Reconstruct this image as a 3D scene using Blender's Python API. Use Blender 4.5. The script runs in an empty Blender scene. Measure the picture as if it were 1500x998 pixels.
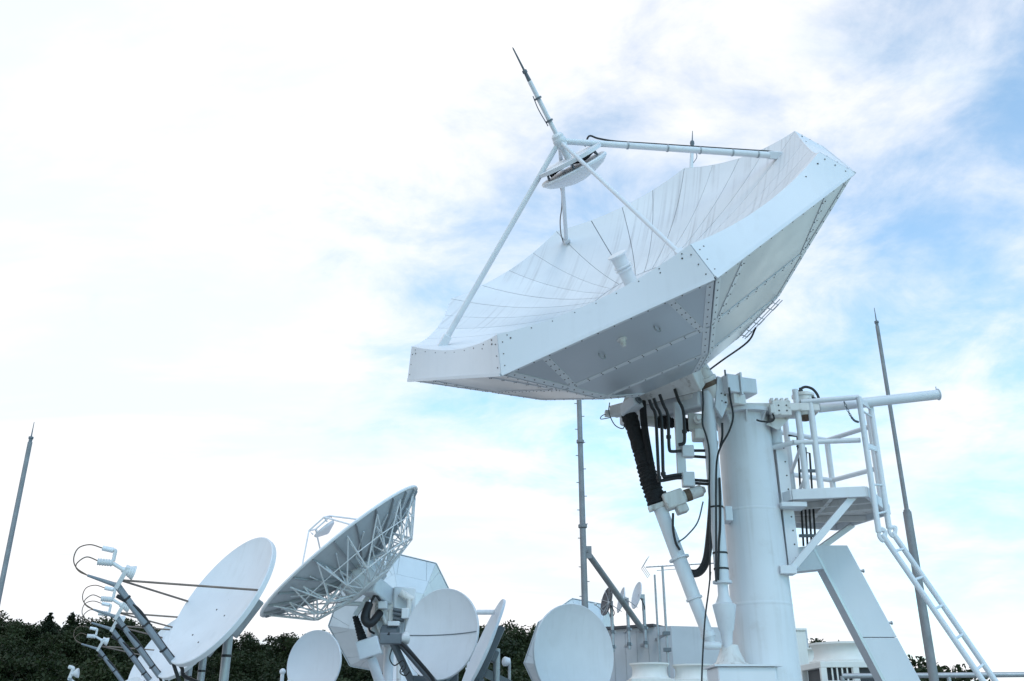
import bpy, math, random
import numpy as np
from mathutils import Vector as V, Matrix
random.seed(7)
PI = math.pi
R_ = math.radians
S = bpy.context.scene
COL = S.collection

# ------------------------------------------------------------------ camera
EYE = V((0, 0, 1.6)); PITCH = R_(22.3); F = 1375.0
cam = bpy.data.cameras.new('camera'); camo = bpy.data.objects.new('camera', cam); COL.objects.link(camo)
camo.location = EYE; camo.rotation_euler = (PI/2 + PITCH, 0, 0)
cam.sensor_width = 36; cam.lens = F*36/1500; cam.clip_start = 0.1; cam.clip_end = 3000
S.camera = camo

# ------------------------------------------------------------------ sky and sun
SUN_EL, SUN_AZ = R_(50), R_(166)          # azimuth measured from +Y (view direction) towards +X
sdir = V((math.sin(SUN_AZ)*math.cos(SUN_EL), math.cos(SUN_AZ)*math.cos(SUN_EL), math.sin(SUN_EL)))
W = bpy.data.worlds.new('World'); S.world = W; W.use_nodes = True
nt = W.node_tree; nt.nodes.clear()
def N(t, **k):
    n = nt.nodes.new(t)
    for a, b in k.items(): setattr(n, a, b)
    return n
L = lambda a, b: nt.links.new(a, b)
def M_(op, a, b=None, c=None):
    n = N('ShaderNodeMath', operation=op)
    for i, x in enumerate((a, b, c)):
        if x is None: continue
        if isinstance(x, (int, float)): n.inputs[i].default_value = x
        else: L(x, n.inputs[i])
    return n.outputs[0]
wo = N('ShaderNodeOutputWorld'); bg = N('ShaderNodeBackground'); bg.inputs['Strength'].default_value = 0.15
L(bg.outputs[0], wo.inputs[0])
sky = N('ShaderNodeTexSky', sky_type='NISHITA'); sky.sun_disc = False
sky.sun_elevation = SUN_EL; sky.sun_rotation = SUN_AZ
sky.air_density = 1.0; sky.dust_density = 0.2; sky.ozone_density = 0.6
tc = N('ShaderNodeTexCoord')
sep = N('ShaderNodeSeparateXYZ'); L(tc.outputs['Generated'], sep.inputs[0])
zz = M_('ADD', M_('MAXIMUM', sep.outputs[2], 0.0), 0.22)
cmb = N('ShaderNodeCombineXYZ')
L(M_('DIVIDE', sep.outputs[0], zz), cmb.inputs[0]); L(M_('DIVIDE', sep.outputs[1], zz), cmb.inputs[1])
cofs = N('ShaderNodeVectorMath', operation='ADD'); L(cmb.outputs[0], cofs.inputs[0]); cofs.inputs[1].default_value = (12.2, -3.3, 0.0)
def noise(vec, scale, detail, rough, dist=0.0):
    n = N('ShaderNodeTexNoise'); n.inputs['Scale'].default_value = scale; n.inputs['Detail'].default_value = detail
    n.inputs['Roughness'].default_value = rough; n.inputs['Distortion'].default_value = dist
    L(vec, n.inputs['Vector']); return n.outputs['Fac']
n1 = noise(cofs.outputs[0], 0.9, 10, 0.58, 0.15)      # banks of cloud
n2 = noise(cofs.outputs[0], 4.5, 9, 0.62, 0.3)       # wisps
dotn = N('ShaderNodeVectorMath', operation='DOT_PRODUCT'); L(tc.outputs['Generated'], dotn.inputs[0]); dotn.inputs[1].default_value = V((-0.80, 0.52, 0.30))   # the cloud bank thickens this way
glow = M_('MULTIPLY', M_('ADD', dotn.outputs['Value'], 1.0), 0.5)          # 0 open side .. 1 at the thick bank
field = M_('ADD', M_('ADD', M_('MULTIPLY', n1, 1.0), M_('MULTIPLY', n2, 0.55)), M_('MULTIPLY', glow, 0.86))
low = M_('MULTIPLY', M_('MAXIMUM', M_('SUBTRACT', 0.30, sep.outputs[2]), 0.0), 0.85)      # haze gathers towards the horizon, all round
field = M_('ADD', field, M_('MINIMUM', low, 0.26))
mr = N('ShaderNodeMapRange', interpolation_type='SMOOTHSTEP'); L(field, mr.inputs[0])
mr.inputs[1].default_value = 1.20; mr.inputs[2].default_value = 1.56; mr.inputs[3].default_value = 0.17; mr.inputs[4].default_value = 1.0
ccol = N('ShaderNodeMix', data_type='RGBA'); ccol.inputs['Factor'].default_value = 0
ccol.inputs['A'].default_value = (5.5, 5.95, 6.35, 1); ccol.inputs['B'].default_value = (6.5, 6.45, 6.6, 1)
mps = N('ShaderNodeMapping'); mps.inputs['Scale'].default_value = (0.7, 1.6, 1.0); L(cofs.outputs[0], mps.inputs[0])
cs_ = N('ShaderNodeMapRange', interpolation_type='SMOOTHSTEP'); L(noise(mps.outputs[0], 1.3, 8, 0.6, 0.4), cs_.inputs[0]); cs_.inputs[1].default_value = 0.36; cs_.inputs[2].default_value = 0.56
L(cs_.outputs[0], ccol.inputs['Factor'])                                    # thin and thick parts of the cloud
mixs = N('ShaderNodeMix', data_type='RGBA'); L(mr.outputs[0], mixs.inputs['Factor'])
skyb = N('ShaderNodeMix', data_type='RGBA', blend_type='MULTIPLY'); skyb.inputs['Factor'].default_value = 1
L(sky.outputs[0], skyb.inputs['A']); skyb.inputs['B'].default_value = (1.04, 1.58, 1.62, 1)
L(skyb.outputs['Result'], mixs.inputs['A']); L(ccol.outputs['Result'], mixs.inputs['B'])
L(mixs.outputs['Result'], bg.inputs['Color'])
sl = bpy.data.lights.new('sun', 'SUN'); sl.energy = 0.75; sl.angle = R_(20); sl.color = (1.0, 0.98, 0.95)
so = bpy.data.objects.new('sun', sl); COL.objects.link(so); so.rotation_euler = sdir.to_track_quat('Z', 'Y').to_euler()
so.location = (0, 0, 40)
S.view_settings.view_transform = 'Standard'; S.view_settings.look = 'None'
S.view_settings.exposure = 0.2; S.view_settings.gamma = 1.0
S.view_settings.use_curve_mapping = False

# ------------------------------------------------------------------ helpers
CP, SP = math.cos(PITCH), math.sin(PITCH)
def ray(px, py):
    x = (px-750)/F; v = (499-py)/F
    return V((x, CP - v*SP, SP + v*CP))
def at(px, py, Y):
    d = ray(px, py); return EYE + d*(Y/d.y)
def ppm(p):                                   # pixels per metre (1500 px picture) at a world point
    q = p-EYE; return F/(q.y*CP+q.z*SP)
OFF = {}
def link(o, parent=None):
    COL.objects.link(o)
    if parent is not None: o.parent = parent
    return o
def thing(name, label, cat, loc, group=None):
    o = bpy.data.objects.new(name, None); COL.objects.link(o); o.location = loc; o.empty_display_size = 0.2
    o['label'] = label; o['category'] = cat
    if group: o['group'] = group
    OFF[o.name] = V(loc); return o
def tag(o, label, cat, group=None):
    o['label'] = label; o['category'] = cat
    if group: o['group'] = group
    return o
def copy_tree(o, parent=None):
    c = o.copy(); COL.objects.link(c)
    if parent is not None: c.parent = parent
    for ch in o.children: copy_tree(ch, c)
    return c
class MB:
    def __init__(s): s.v = []; s.f = []
    def add(s, vs, fs):
        b = len(s.v); s.v += [V(q) for q in vs]; s.f += [tuple(b+i for i in f) for f in fs]; return s
    def box(s, c, ax, h):                      # centre, three unit axes, half sizes
        c = V(c); vs = []
        for i in (-1, 1):
            for j in (-1, 1):
                for k in (-1, 1): vs.append(c+ax[0]*(i*h[0])+ax[1]*(j*h[1])+ax[2]*(k*h[2]))
        fs = [(0,1,3,2),(4,6,7,5),(0,4,5,1),(2,3,7,6),(0,2,6,4),(1,5,7,3)]
        if ax[0].cross(ax[1]).dot(ax[2]) < 0: fs = [f[::-1] for f in fs]
        return s.add(vs, fs)
    def abox(s, lo, hi):
        lo, hi = V(lo), V(hi); return s.box((lo+hi)/2, (V((1,0,0)),V((0,1,0)),V((0,0,1))), (hi-lo)/2)
    def bar(s, a, b, w, h, up=V((0,0,1))):      # rectangular bar a->b, width w sideways, height h along up
        a, b = V(a), V(b); d = (b-a); l = d.length; d.normalize(); x = d.cross(up)
        if x.length < 1e-4: x = d.cross(V((0,1,0)))
        x.normalize(); z = x.cross(d)
        return s.box((a+b)/2, (d, x, z), (l/2, w/2, h/2))
    def tube(s, a, b, r0, r1=None, n=12, caps=True):
        a, b = V(a), V(b); r1 = r0 if r1 is None else r1
        return s.lathe(a, (b-a), [(0, r0), ((b-a).length, r1)], n, caps)
    def lathe(s, o, axis, prof, n=24, caps=True):  # prof: (distance along axis, radius)
        o = V(o); d = V(axis).normalized(); x = d.orthogonal().normalized(); y = d.cross(x)
        vs = []; fs = []; m = len(prof)
        for (t, r) in prof:
            for i in range(n):
                a = 2*PI*i/n; vs.append(o+d*t+(x*math.cos(a)+y*math.sin(a))*r)
        for k in range(m-1):
            for i in range(n):
                j = (i+1) % n; fs.append((k*n+i, k*n+j, (k+1)*n+j, (k+1)*n+i))
        if caps:
            if prof[0][1] > 1e-5: fs.append(tuple(range(n))[::-1])
            if prof[-1][1] > 1e-5: fs.append(tuple((m-1)*n+i for i in range(n)))
        return s.add(vs, fs)
    def path(s, pts, r, n=8, sub=6, smooth=True):
        pts = [V(p) for p in pts]
        if smooth and len(pts) > 2:
            q = [pts[0]*2-pts[1]] + pts + [pts[-1]*2-pts[-2]]; out = []
            for i in range(1, len(q)-2):
                for k in range(sub):
                    t = k/sub; a, b, c, d = q[i-1], q[i], q[i+1], q[i+2]
                    out.append(0.5*((2*b)+(c-a)*t+(2*a-5*b+4*c-d)*t*t+(3*b-a-3*c+d)*t**3))
            pts = out+[pts[-1]]
        x = None; vs = []; fs = []
        for i, p in enumerate(pts):
            d = (pts[min(i+1, len(pts)-1)]-pts[max(i-1, 0)]).normalized()
            x = d.orthogonal() if x is None else (x-d*x.dot(d)); x.normalize(); y = d.cross(x)
            rr = r[i*len(r)//len(pts)] if isinstance(r, (list, tuple)) else r
            for k in range(n):
                a = 2*PI*k/n; vs.append(p+(x*math.cos(a)+y*math.sin(a))*rr)
        for i in range(len(pts)-1):
            for k in range(n):
                j = (k+1) % n; fs.append((i*n+k, i*n+j, (i+1)*n+j, (i+1)*n+k))
        fs.append(tuple(range(n))[::-1]); fs.append(tuple((len(pts)-1)*n+k for k in range(n)))
        return s.add(vs, fs)
    def slab(s, pts, nrm, t):                   # polygon pts (top side, normal nrm), thickness t below
        pts = [V(p) for p in pts]; n = len(pts); nrm = V(nrm).normalized()
        c = sum(pts, V())/n
        if sum(((pts[i]-c).cross(pts[(i+1) % n]-c)).dot(nrm) for i in range(n)) < 0: pts = pts[::-1]
        vs = pts+[p-nrm*t for p in pts]
        fs = [tuple(range(n)), tuple(range(2*n-1, n-1, -1))]+[(i, n+i, n+(i+1) % n, (i+1) % n) for i in range(n)]
        return s.add(vs, fs)
    def ball(s, c, r, n=10, m=6, sc=(1,1,1)):
        prof = [(-r*math.cos(PI*i/m)*sc[2], max(1e-6, r*math.sin(PI*i/m))) for i in range(m+1)]
        return s.lathe(V(c), V((0,0,1)), prof, n, False)
    def rivet(s, p, nrm, r=0.009, h=0.006):
        return s.lathe(V(p)-V(nrm)*0.001, nrm, [(0, r), (h, r*0.7)], 6)
    def build(s, name, mat, parent=None, smooth=True, bevel=0, label=None):
        off = OFF.get(parent.name, V()) if parent is not None else V()
        me = bpy.data.meshes.new(name); me.from_pydata([tuple(q-off) for q in s.v], [], s.f); me.update()
        if smooth:
            me.polygons.foreach_set('use_smooth', [True]*len(me.polygons)); me.set_sharp_from_angle(angle=R_(38))
        me.materials.append(mat)
        o = bpy.data.objects.new(name, me); link(o, parent); OFF[o.name] = off
        if bevel:
            m = o.modifiers.new('bevel', 'BEVEL'); m.width = bevel; m.segments = 2; m.limit_method = 'ANGLE'; m.angle_limit = R_(40)
        if label: o['label'] = label
        if name in ('bolts', 'rivets'): o['kind'] = 'stuff'
        return o

# ------------------------------------------------------------------ materials
def mat(name, base, rough=0.5, metal=0.0, var=0.08, vscale=1.5, streak=0.0, streak_col=(0.2, 0.2, 0.19), dirt=0.0, dirt_col=(0.12, 0.09, 0.06),
        dscale=6.0, bump=0.0, bscale=40, spec=0.5, rvar=0.0, streak_scale=7.0, rscale=2.0, tone=0.0, smask=(0.4, 0.65), sthr=(0.52, 0.8), sdir=None):
    m = bpy.data.materials.new(name); m.use_nodes = True; t = m.node_tree; b = t.nodes['Principled BSDF']
    nd = t.nodes.new; lk = t.links.new
    b.inputs['Roughness'].default_value = rough; b.inputs['Metallic'].default_value = metal
    b.inputs['Specular IOR Level'].default_value = spec
    co = nd('ShaderNodeTexCoord').outputs['Object']
    def nz(scale, vec=co, detail=5, ro=0.6):
        n = nd('ShaderNodeTexNoise'); n.inputs['Scale'].default_value = scale; n.inputs['Detail'].default_value = detail
        n.inputs['Roughness'].default_value = ro; lk(vec, n.inputs['Vector']); return n.outputs['Fac']
    def ramp(x, lo, hi, a=0.0, c=1.0):
        r = nd('ShaderNodeMapRange'); lk(x, r.inputs[0]); r.inputs[1].default_value = lo; r.inputs[2].default_value = hi
        r.inputs[3].default_value = a; r.inputs[4].default_value = c; return r.outputs[0]
    def mix(f, a, bb):
        n = nd('ShaderNodeMix'); n.data_type = 'RGBA'; lk(f, n.inputs['Factor'])
        for key, x in (('A', a), ('B', bb)):
            if isinstance(x, tuple): n.inputs[key].default_value = (*x, 1)
            else: lk(x, n.inputs[key])
        return n.outputs['Result']
    dk = tuple(c*(1-var*2) for c in base)
    col = mix(ramp(nz(vscale), 0.3, 0.7), tuple(base), dk)
    if tone:
        oi = nd('ShaderNodeObjectInfo').outputs['Random']; col = mix(ramp(oi, 0, 1, 0, tone), col, tuple(c*0.72 for c in base))
    if streak:
        mp = nd('ShaderNodeMapping'); mp.inputs['Scale'].default_value = (streak_scale, streak_scale, 0.35); lk(co, mp.inputs[0])
        if sdir:                               # rain streaks down a sloping surface: fine across, long downhill
            cx_ = nd('ShaderNodeCombineXYZ'); h_ = V(sdir).normalized(); g_ = h_.cross(V((0, 0, 1)))
            for ix, dv in ((0, h_), (2, g_)):
                dp = nd('ShaderNodeVectorMath'); dp.operation = 'DOT_PRODUCT'; lk(co, dp.inputs[0]); dp.inputs[1].default_value = dv; lk(dp.outputs['Value'], cx_.inputs[ix])
            lk(cx_.outputs[0], mp.inputs[0])
        s1 = ramp(nz(1.6, mp.outputs[0], 2.5, 0.5), *sthr); s2 = ramp(nz(0.9), *smask)
        mm = nd('ShaderNodeMath'); mm.operation = 'MULTIPLY'; lk(s1, mm.inputs[0]); lk(s2, mm.inputs[1])
        m3 = nd('ShaderNodeMath'); m3.operation = 'MULTIPLY'; lk(mm.outputs[0], m3.inputs[0]); m3.inputs[1].default_value = streak
        col = mix(m3.outputs[0], col, streak_col)
    if dirt:
        d = ramp(nz(dscale, co, 4, 0.6), 0.58, 0.74, 0, dirt); col = mix(d, col, dirt_col)
    lk(col, b.inputs['Base Color'])
    if rvar:
        lk(ramp(nz(rscale, co, 4, 0.55), 0.35, 0.65, max(0.05, rough-rvar), rough+rvar), b.inputs['Roughness'])
    if bump:
        bp = nd('ShaderNodeBump'); bp.inputs['Strength'].default_value = bump; bp.inputs['Distance'].default_value = 0.01
        lk(nz(bscale), bp.inputs['Height']); lk(bp.outputs[0], b.inputs['Normal'])
    return m
WHITE = mat('white_paint', (0.69, 0.71, 0.74), 0.42, var=0.05, streak=0.28, streak_col=(0.42, 0.40, 0.36), dirt=0.06)
SHEET = mat('white_sheet_metal', (0.69, 0.715, 0.75), 0.38, var=0.03, vscale=0.7, streak=0.22, streak_col=(0.42, 0.42, 0.43), rvar=0.08, bump=0.25, bscale=1.8, tone=0.22, dirt=0.05, dirt_col=(0.3, 0.26, 0.22))
FACE = mat('weathered_reflector_paint', (0.75, 0.76, 0.78), 0.6, var=0.06, vscale=1.0, streak=0.75, streak_col=(0.38, 0.37, 0.375), dirt=0.10, dirt_col=(0.5, 0.49, 0.49), dscale=1.6, streak_scale=12, tone=0.3, smask=(0.38, 0.62), sthr=(0.50, 0.78), sdir=(0.87, -0.5, 0))
COLM = mat('column_paint', (0.69, 0.71, 0.74), 0.42, var=0.05, vscale=0.9, streak=0.42, streak_col=(0.36, 0.33, 0.29), dirt=0.16, dirt_col=(0.33, 0.26, 0.2), dscale=3.5, streak_scale=9, bump=0.12, bscale=2.5)
ALU = mat('aluminium_sheet', (0.55, 0.57, 0.60), 0.36, 0.6, var=0.05, vscale=0.5, rvar=0.06, rscale=0.9, bump=0.08, bscale=1.2, tone=0.3)
STRIP = mat('joint_strip', (0.66, 0.67, 0.69), 0.4, 0.2, var=0.05)
SCREW = mat('dark_screws', (0.10, 0.09, 0.085), 0.6, 0.4)
SEAM = mat('grey_backing', (0.30, 0.30, 0.31), 0.8)
GRIMY = mat('grimy_white_paint', (0.72, 0.71, 0.69), 0.5, var=0.08, streak=0.7, streak_col=(0.22, 0.16, 0.11), dirt=0.75, dirt_col=(0.16, 0.11, 0.07), dscale=9)
RUSTY = mat('rusted_steel', (0.20, 0.14, 0.10), 0.75, 0.2, var=0.25, vscale=12, dirt=0.7, dirt_col=(0.04, 0.03, 0.025), dscale=14, bump=0.4)
BLACK = mat('black_rubber', (0.018, 0.018, 0.02), 0.55, var=0.15, bump=0.2)
FABRIC = mat('black_bellows_fabric', (0.02, 0.02, 0.023), 0.9, var=0.3, vscale=20, bump=1.0, bscale=30)
GALV = mat('galvanised_steel', (0.40, 0.42, 0.44), 0.45, 0.5, var=0.12, vscale=9, streak=0.3, streak_col=(0.2, 0.2, 0.2))
MASTM = mat('weathered_mast_steel', (0.27, 0.28, 0.29), 0.6, 0.3, var=0.15, vscale=4, streak=0.5, streak_col=(0.14, 0.12, 0.11))
STEEL = mat('dark_grey_paint', (0.13, 0.15, 0.17), 0.45, var=0.1, vscale=5)
BOOM = mat('slate_grey_paint', (0.22, 0.25, 0.28), 0.45, var=0.06, vscale=5, streak=0.2, streak_col=(0.12, 0.12, 0.12))
BROWN = mat('rust_stained_strut', (0.24, 0.19, 0.16), 0.6, 0.2, var=0.2, vscale=8)
FEEDM = mat('feed_horn_paint', (0.62, 0.64, 0.65), 0.5, var=0.08, dirt=0.2)
CABLE = mat('brown_cable', (0.12, 0.085, 0.06), 0.6)
DISH = mat('offset_dish_paint', (0.68, 0.70, 0.73), 0.5, var=0.05, vscale=1.5, streak=0.4, streak_col=(0.44, 0.44, 0.43), dirt=0.10, dirt_col=(0.4, 0.38, 0.35), dscale=2.5, tone=0.25)
LATTICE = mat('lattice_white_paint', (0.76, 0.77, 0.78), 0.5, var=0.08)
BACKP = mat('lattice_dish_back', (0.50, 0.53, 0.56), 0.5, 0.1, var=0.06, streak=0.3, streak_col=(0.25, 0.25, 0.26))
RIBM = mat('lattice_dish_rib', (0.36, 0.38, 0.40), 0.6)
MESHM = mat('dark_mesh_metal', (0.10, 0.10, 0.11), 0.6, 0.3)
WALL = mat('penthouse_wall', (0.50, 0.51, 0.53), 0.75, var=0.05, streak=0.35, streak_col=(0.36, 0.36, 0.36), bump=0.1)
DARK = mat('dark_roof_edge', (0.07, 0.07, 0.075), 0.7)
CREAM = mat('cream_fan_housing', (0.74, 0.73, 0.69), 0.5, var=0.04, streak=0.35, streak_col=(0.4, 0.38, 0.33))
LOUV = mat('dark_louvre', (0.05, 0.05, 0.055), 0.6)
CONC = mat('roof_deck_concrete', (0.42, 0.42, 0.41), 0.85, var=0.12, vscale=0.6, dirt=0.3, dscale=2, dirt_col=(0.2, 0.2, 0.19), bump=0.2)
STONE = mat('parapet_concrete', (0.40, 0.36, 0.31), 0.85, var=0.12, dirt=0.4, bump=0.3)
GROUND = mat('grassy_ground', (0.06, 0.085, 0.035), 0.95, var=0.25, vscale=0.08, dirt=0.5, dscale=0.3, dirt_col=(0.09, 0.075, 0.05))
BARK = mat('bark', (0.09, 0.065, 0.045), 0.9, var=0.2, vscale=6, bump=0.6)
def leafmat(name, a, b):
    m = bpy.data.materials.new(name); m.use_nodes = True; t = m.node_tree; bs = t.nodes['Principled BSDF']
    bs.inputs['Roughness'].default_value = 0.65; bs.inputs['Specular IOR Level'].default_value = 0.25
    n = t.nodes.new('ShaderNodeTexNoise'); n.inputs['Scale'].default_value = 0.9; n.inputs['Detail'].default_value = 3
    oi = t.nodes.new('ShaderNodeObjectInfo'); tc_ = t.nodes.new('ShaderNodeTexCoord'); t.links.new(tc_.outputs['Object'], n.inputs['Vector'])
    ad = t.nodes.new('ShaderNodeMath'); ad.operation = 'MULTIPLY_ADD'; t.links.new(oi.outputs['Random'], ad.inputs[0]); ad.inputs[1].default_value = 0.5
    t.links.new(n.outputs['Fac'], ad.inputs[2])
    mr_ = t.nodes.new('ShaderNodeMapRange'); t.links.new(ad.outputs[0], mr_.inputs[0]); mr_.inputs[1].default_value = 0.35; mr_.inputs[2].default_value = 1.1
    mx = t.nodes.new('ShaderNodeMix'); mx.data_type = 'RGBA'; mx.inputs['A'].default_value = (*a, 1); mx.inputs['B'].default_value = (*b, 1)
    t.links.new(mr_.outputs[0], mx.inputs['Factor']); t.links.new(mx.outputs['Result'], bs.inputs['Base Color'])
    tr = t.nodes.new('ShaderNodeBsdfTranslucent'); t.links.new(mx.outputs['Result'], tr.inputs['Color'])
    ms = t.nodes.new('ShaderNodeMixShader'); ms.inputs[0].default_value = 0.2
    t.links.new(bs.outputs[0], ms.inputs[1]); t.links.new(tr.outputs[0], ms.inputs[2]); t.links.new(ms.outputs[0], t.nodes['Material Output'].inputs[0])
    return m
LEAF_DARK = leafmat('conifer_foliage', (0.009, 0.015, 0.007), (0.022, 0.032, 0.013))
LEAF_MID = leafmat('broadleaf_foliage', (0.012, 0.019, 0.007), (0.034, 0.047, 0.016))
X_, Y_, Z_ = V((1,0,0)), V((0,1,0)), V((0,0,1))

# ------------------------------------------------------------------ setting
def struct(o): o['kind'] = 'structure'; return o
m = MB(); ng = 40
def H(x, y):
    s = min(1, max(0, (y-45)/60)); s = s*s*(3-2*s)
    lf = min(1, max(0, (30-x)/60)); lf = lf*lf*(3-2*lf)
    far = min(1, max(0, (y-150)/300))
    return -14 + s*(9 + 7.0*lf)*(1-0.6*far)
xs = [-900, -500, -300] + [-200+10*i for i in range(41)] + [300, 500, 900]; ys = [-300, -100, -20] + [10*i for i in range(2, 26)] + [350, 600, 1500]
vs = [V((x, y, H(x, y))) for y in ys for x in xs]; nx = len(xs)
m.add(vs, [(j*nx+i, j*nx+i+1, (j+1)*nx+i+1, (j+1)*nx+i) for j in range(len(ys)-1) for i in range(nx-1)])
struct(m.build('terrain', GROUND))
struct(MB().abox((-26, -8, -14.2), (24, 47, -0.3)).build('building_block', WALL, smooth=False))
struct(MB().abox((-26, -8, -0.297), (24, 47, 0.0)).build('roof_deck', CONC, smooth=False))

# ================================================================== octagonal antennas
class Frame:
    def __init__(s, c, e1, e3, R, zr=0.28):
        s.c = V(c); s.e3 = V(e3).normalized(); s.e1 = (V(e1)-s.e3*V(e1).dot(s.e3)).normalized(); s.e2 = s.e3.cross(s.e1); s.R = R; s.zr = zr
    def p(s, r, a, z): return s.c+(s.e1*(r*math.cos(a))+s.e2*(r*math.sin(a))+s.e3*z)*s.R
    def zs(s, r): return -s.zr*(1-r*r)
OA = PI/4
def rimr(a):
    t = (a % OA)-OA/2; return math.cos(OA/2)/math.cos(t)
def octagonal_reflector(root, fr, detail=True):
    R = fr.R
    # backing shell with its panels
    mb = MB(); nA, nR = 64, 6; vs = []
    for i in range(nA):
        a = 2*PI*i/nA; rm = rimr(a)-0.012
        for k in range(nR+1):
            r = 0.02+(rm-0.02)*k/nR; vs.append(fr.p(r, a, fr.zs(r)-0.028/R))
    fs = [(i*(nR+1)+k, i*(nR+1)+k+1, ((i+1) % nA)*(nR+1)+k+1, ((i+1) % nA)*(nR+1)+k) for i in range(nA) for k in range(nR)]
    fs.append(tuple(i*(nR+1) for i in range(nA)))
    back = mb.add(vs, fs).build('reflector', SEAM, root)
    GN = 4 if detail else 2
    for s in range(8):
        for g in range(GN):
            a0 = OA*(s+g/GN); a1 = OA*(s+(g+1)/GN); gw = random.uniform(0.002, 0.0075); mb = MB(); NA_, NR_ = 4, 9; vs = []
            for lay in (0, 1):
                for i in range(NA_+1):
                    for k in range(NR_+1):
                        t = k/NR_; am = a0+(a1-a0)*i/NA_
                        rm = rimr(min(max(am, a0+1e-6), a1-1e-6)); r = 0.225+(rm-0.004-0.225)*t
                        gap = gw/R/max(r, 0.1); aa = am + gap*(1-2*i/NA_)
                        vs.append(fr.p(r, aa, fr.zs(r)-lay*0.02/R))
            n1_ = (NA_+1)*(NR_+1); fs = []
            for i in range(NA_):
                for k in range(NR_):
                    q = (i*(NR_+1)+k, (i+1)*(NR_+1)+k, (i+1)*(NR_+1)+k+1, i*(NR_+1)+k+1); fs.append(q[::-1]); fs.append(tuple(n1_+j for j in q))
            edge = [(i*(NR_+1)) for i in range(NA_+1)] + [NA_*(NR_+1)+k for k in range(1, NR_+1)] + [i*(NR_+1)+NR_ for i in range(NA_-1, -1, -1)] + [k for k in range(NR_-1, 0, -1)]
            for i in range(len(edge)): a_, b_ = edge[i], edge[(i+1) % len(edge)]; fs.append((a_, b_, n1_+b_, n1_+a_))
            mb.add(vs, fs).build('reflector_panel', FACE, back)
    mb = MB(); vs = [fr.p(0.215, 2*PI*i/32, fr.zs(0.215)+0.004/R) for i in range(32)]
    mb.slab(vs, fr.e3, 0.02); mb.build('centre_plate', FACE, back)
    # skirt
    RO, DZ = 1.087, 0.12
    def sk(u, a, t):                           # t 0 at rim, 1 at the lower edge
        return None
    for s in range(8):
        a0, a1 = OA*s, OA*(s+1); n_ = 14; top = []; bot = []
        A, B = fr.p(1, a0, 0), fr.p(1, a1, 0); A2, B2 = fr.p(RO, a0, -DZ), fr.p(RO, a1, -DZ)
        am = (a0+a1)/2; outn = ((A2-B2).cross(A-A2)).normalized()
        rad = fr.e1*math.cos(am)+fr.e2*math.sin(am)
        if outn.dot(rad) < 0: outn = -outn
        e = (B-A).normalized(); g = 0.004
        for i in range(n_+1):
            u = i/n_; P = A.lerp(B, u); q = P-fr.c; h = q-fr.e3*q.dot(fr.e3); r = h.length/R
            top.append(P+fr.e3*(fr.zs(r)*R)); bot.append(A2.lerp(B2, u))
        top[0] += e*g; bot[0] += e*g; top[-1] -= e*g; bot[-1] -= e*g
        # keep the sheet planar: slide the curved top edge along the sheet
        axis_in = (A-A2).normalized()
        vs = top+bot+[p-outn*0.012 for p in top]+[p-outn*0.012 for p in bot]; k = n_+1; fs = []
        for i in range(n_):
            fs += [(i, i+1, k+i+1, k+i), (2*k+i+1, 2*k+i, 3*k+i, 3*k+i+1), (i+1, i, 2*k+i, 2*k+i+1), (k+i, k+i+1, 3*k+i+1, 3*k+i)]
        fs += [(0, k, 3*k, 2*k), (k-1, 3*k-1, 4*k-1, 2*k-1)]
        pn = MB().add(vs, fs).build('skirt_panel', SHEET, root)
        lip = MB(); dn = (A2-A).normalized()
        lip.bar(A2+e*0.01-outn*0.004+dn*0.012, B2-e*0.01-outn*0.004+dn*0.012, 0.034, 0.022, outn); lip.build('edge_lip', SHEET, pn)
        if detail:
            rv = MB(); nb = 9
            for i in range(nb):
                u = (i+0.5)/nb; j = min(n_-1, int(u*n_)); P = top[j].lerp(top[j+1], u*n_-j)
                rv.rivet(P+dn*0.075+e*random.uniform(-0.02, 0.02), outn, 0.011, 0.008)
                if s in (0, 1, 7) and i < 9: rv.rivet(P+dn*0.03+e*random.uniform(-0.02, 0.02), outn, 0.008, 0.010)
            for q, (T, Bm) in enumerate(((top[0], bot[0]), (top[-1], bot[-1]))):
                for u in (0.25, 0.55, 0.85): rv.rivet(T.lerp(Bm, u)+e*(0.05 if q == 0 else -0.05), outn, 0.008, 0.005)
            rv.build('bolts', SCREW, pn)
    # back cone: rings of sheets
    rings = [(RO-0.012, DZ+0.012), (0.80, 0.352), (0.61, 0.505), (0.36, 0.635)]
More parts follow.
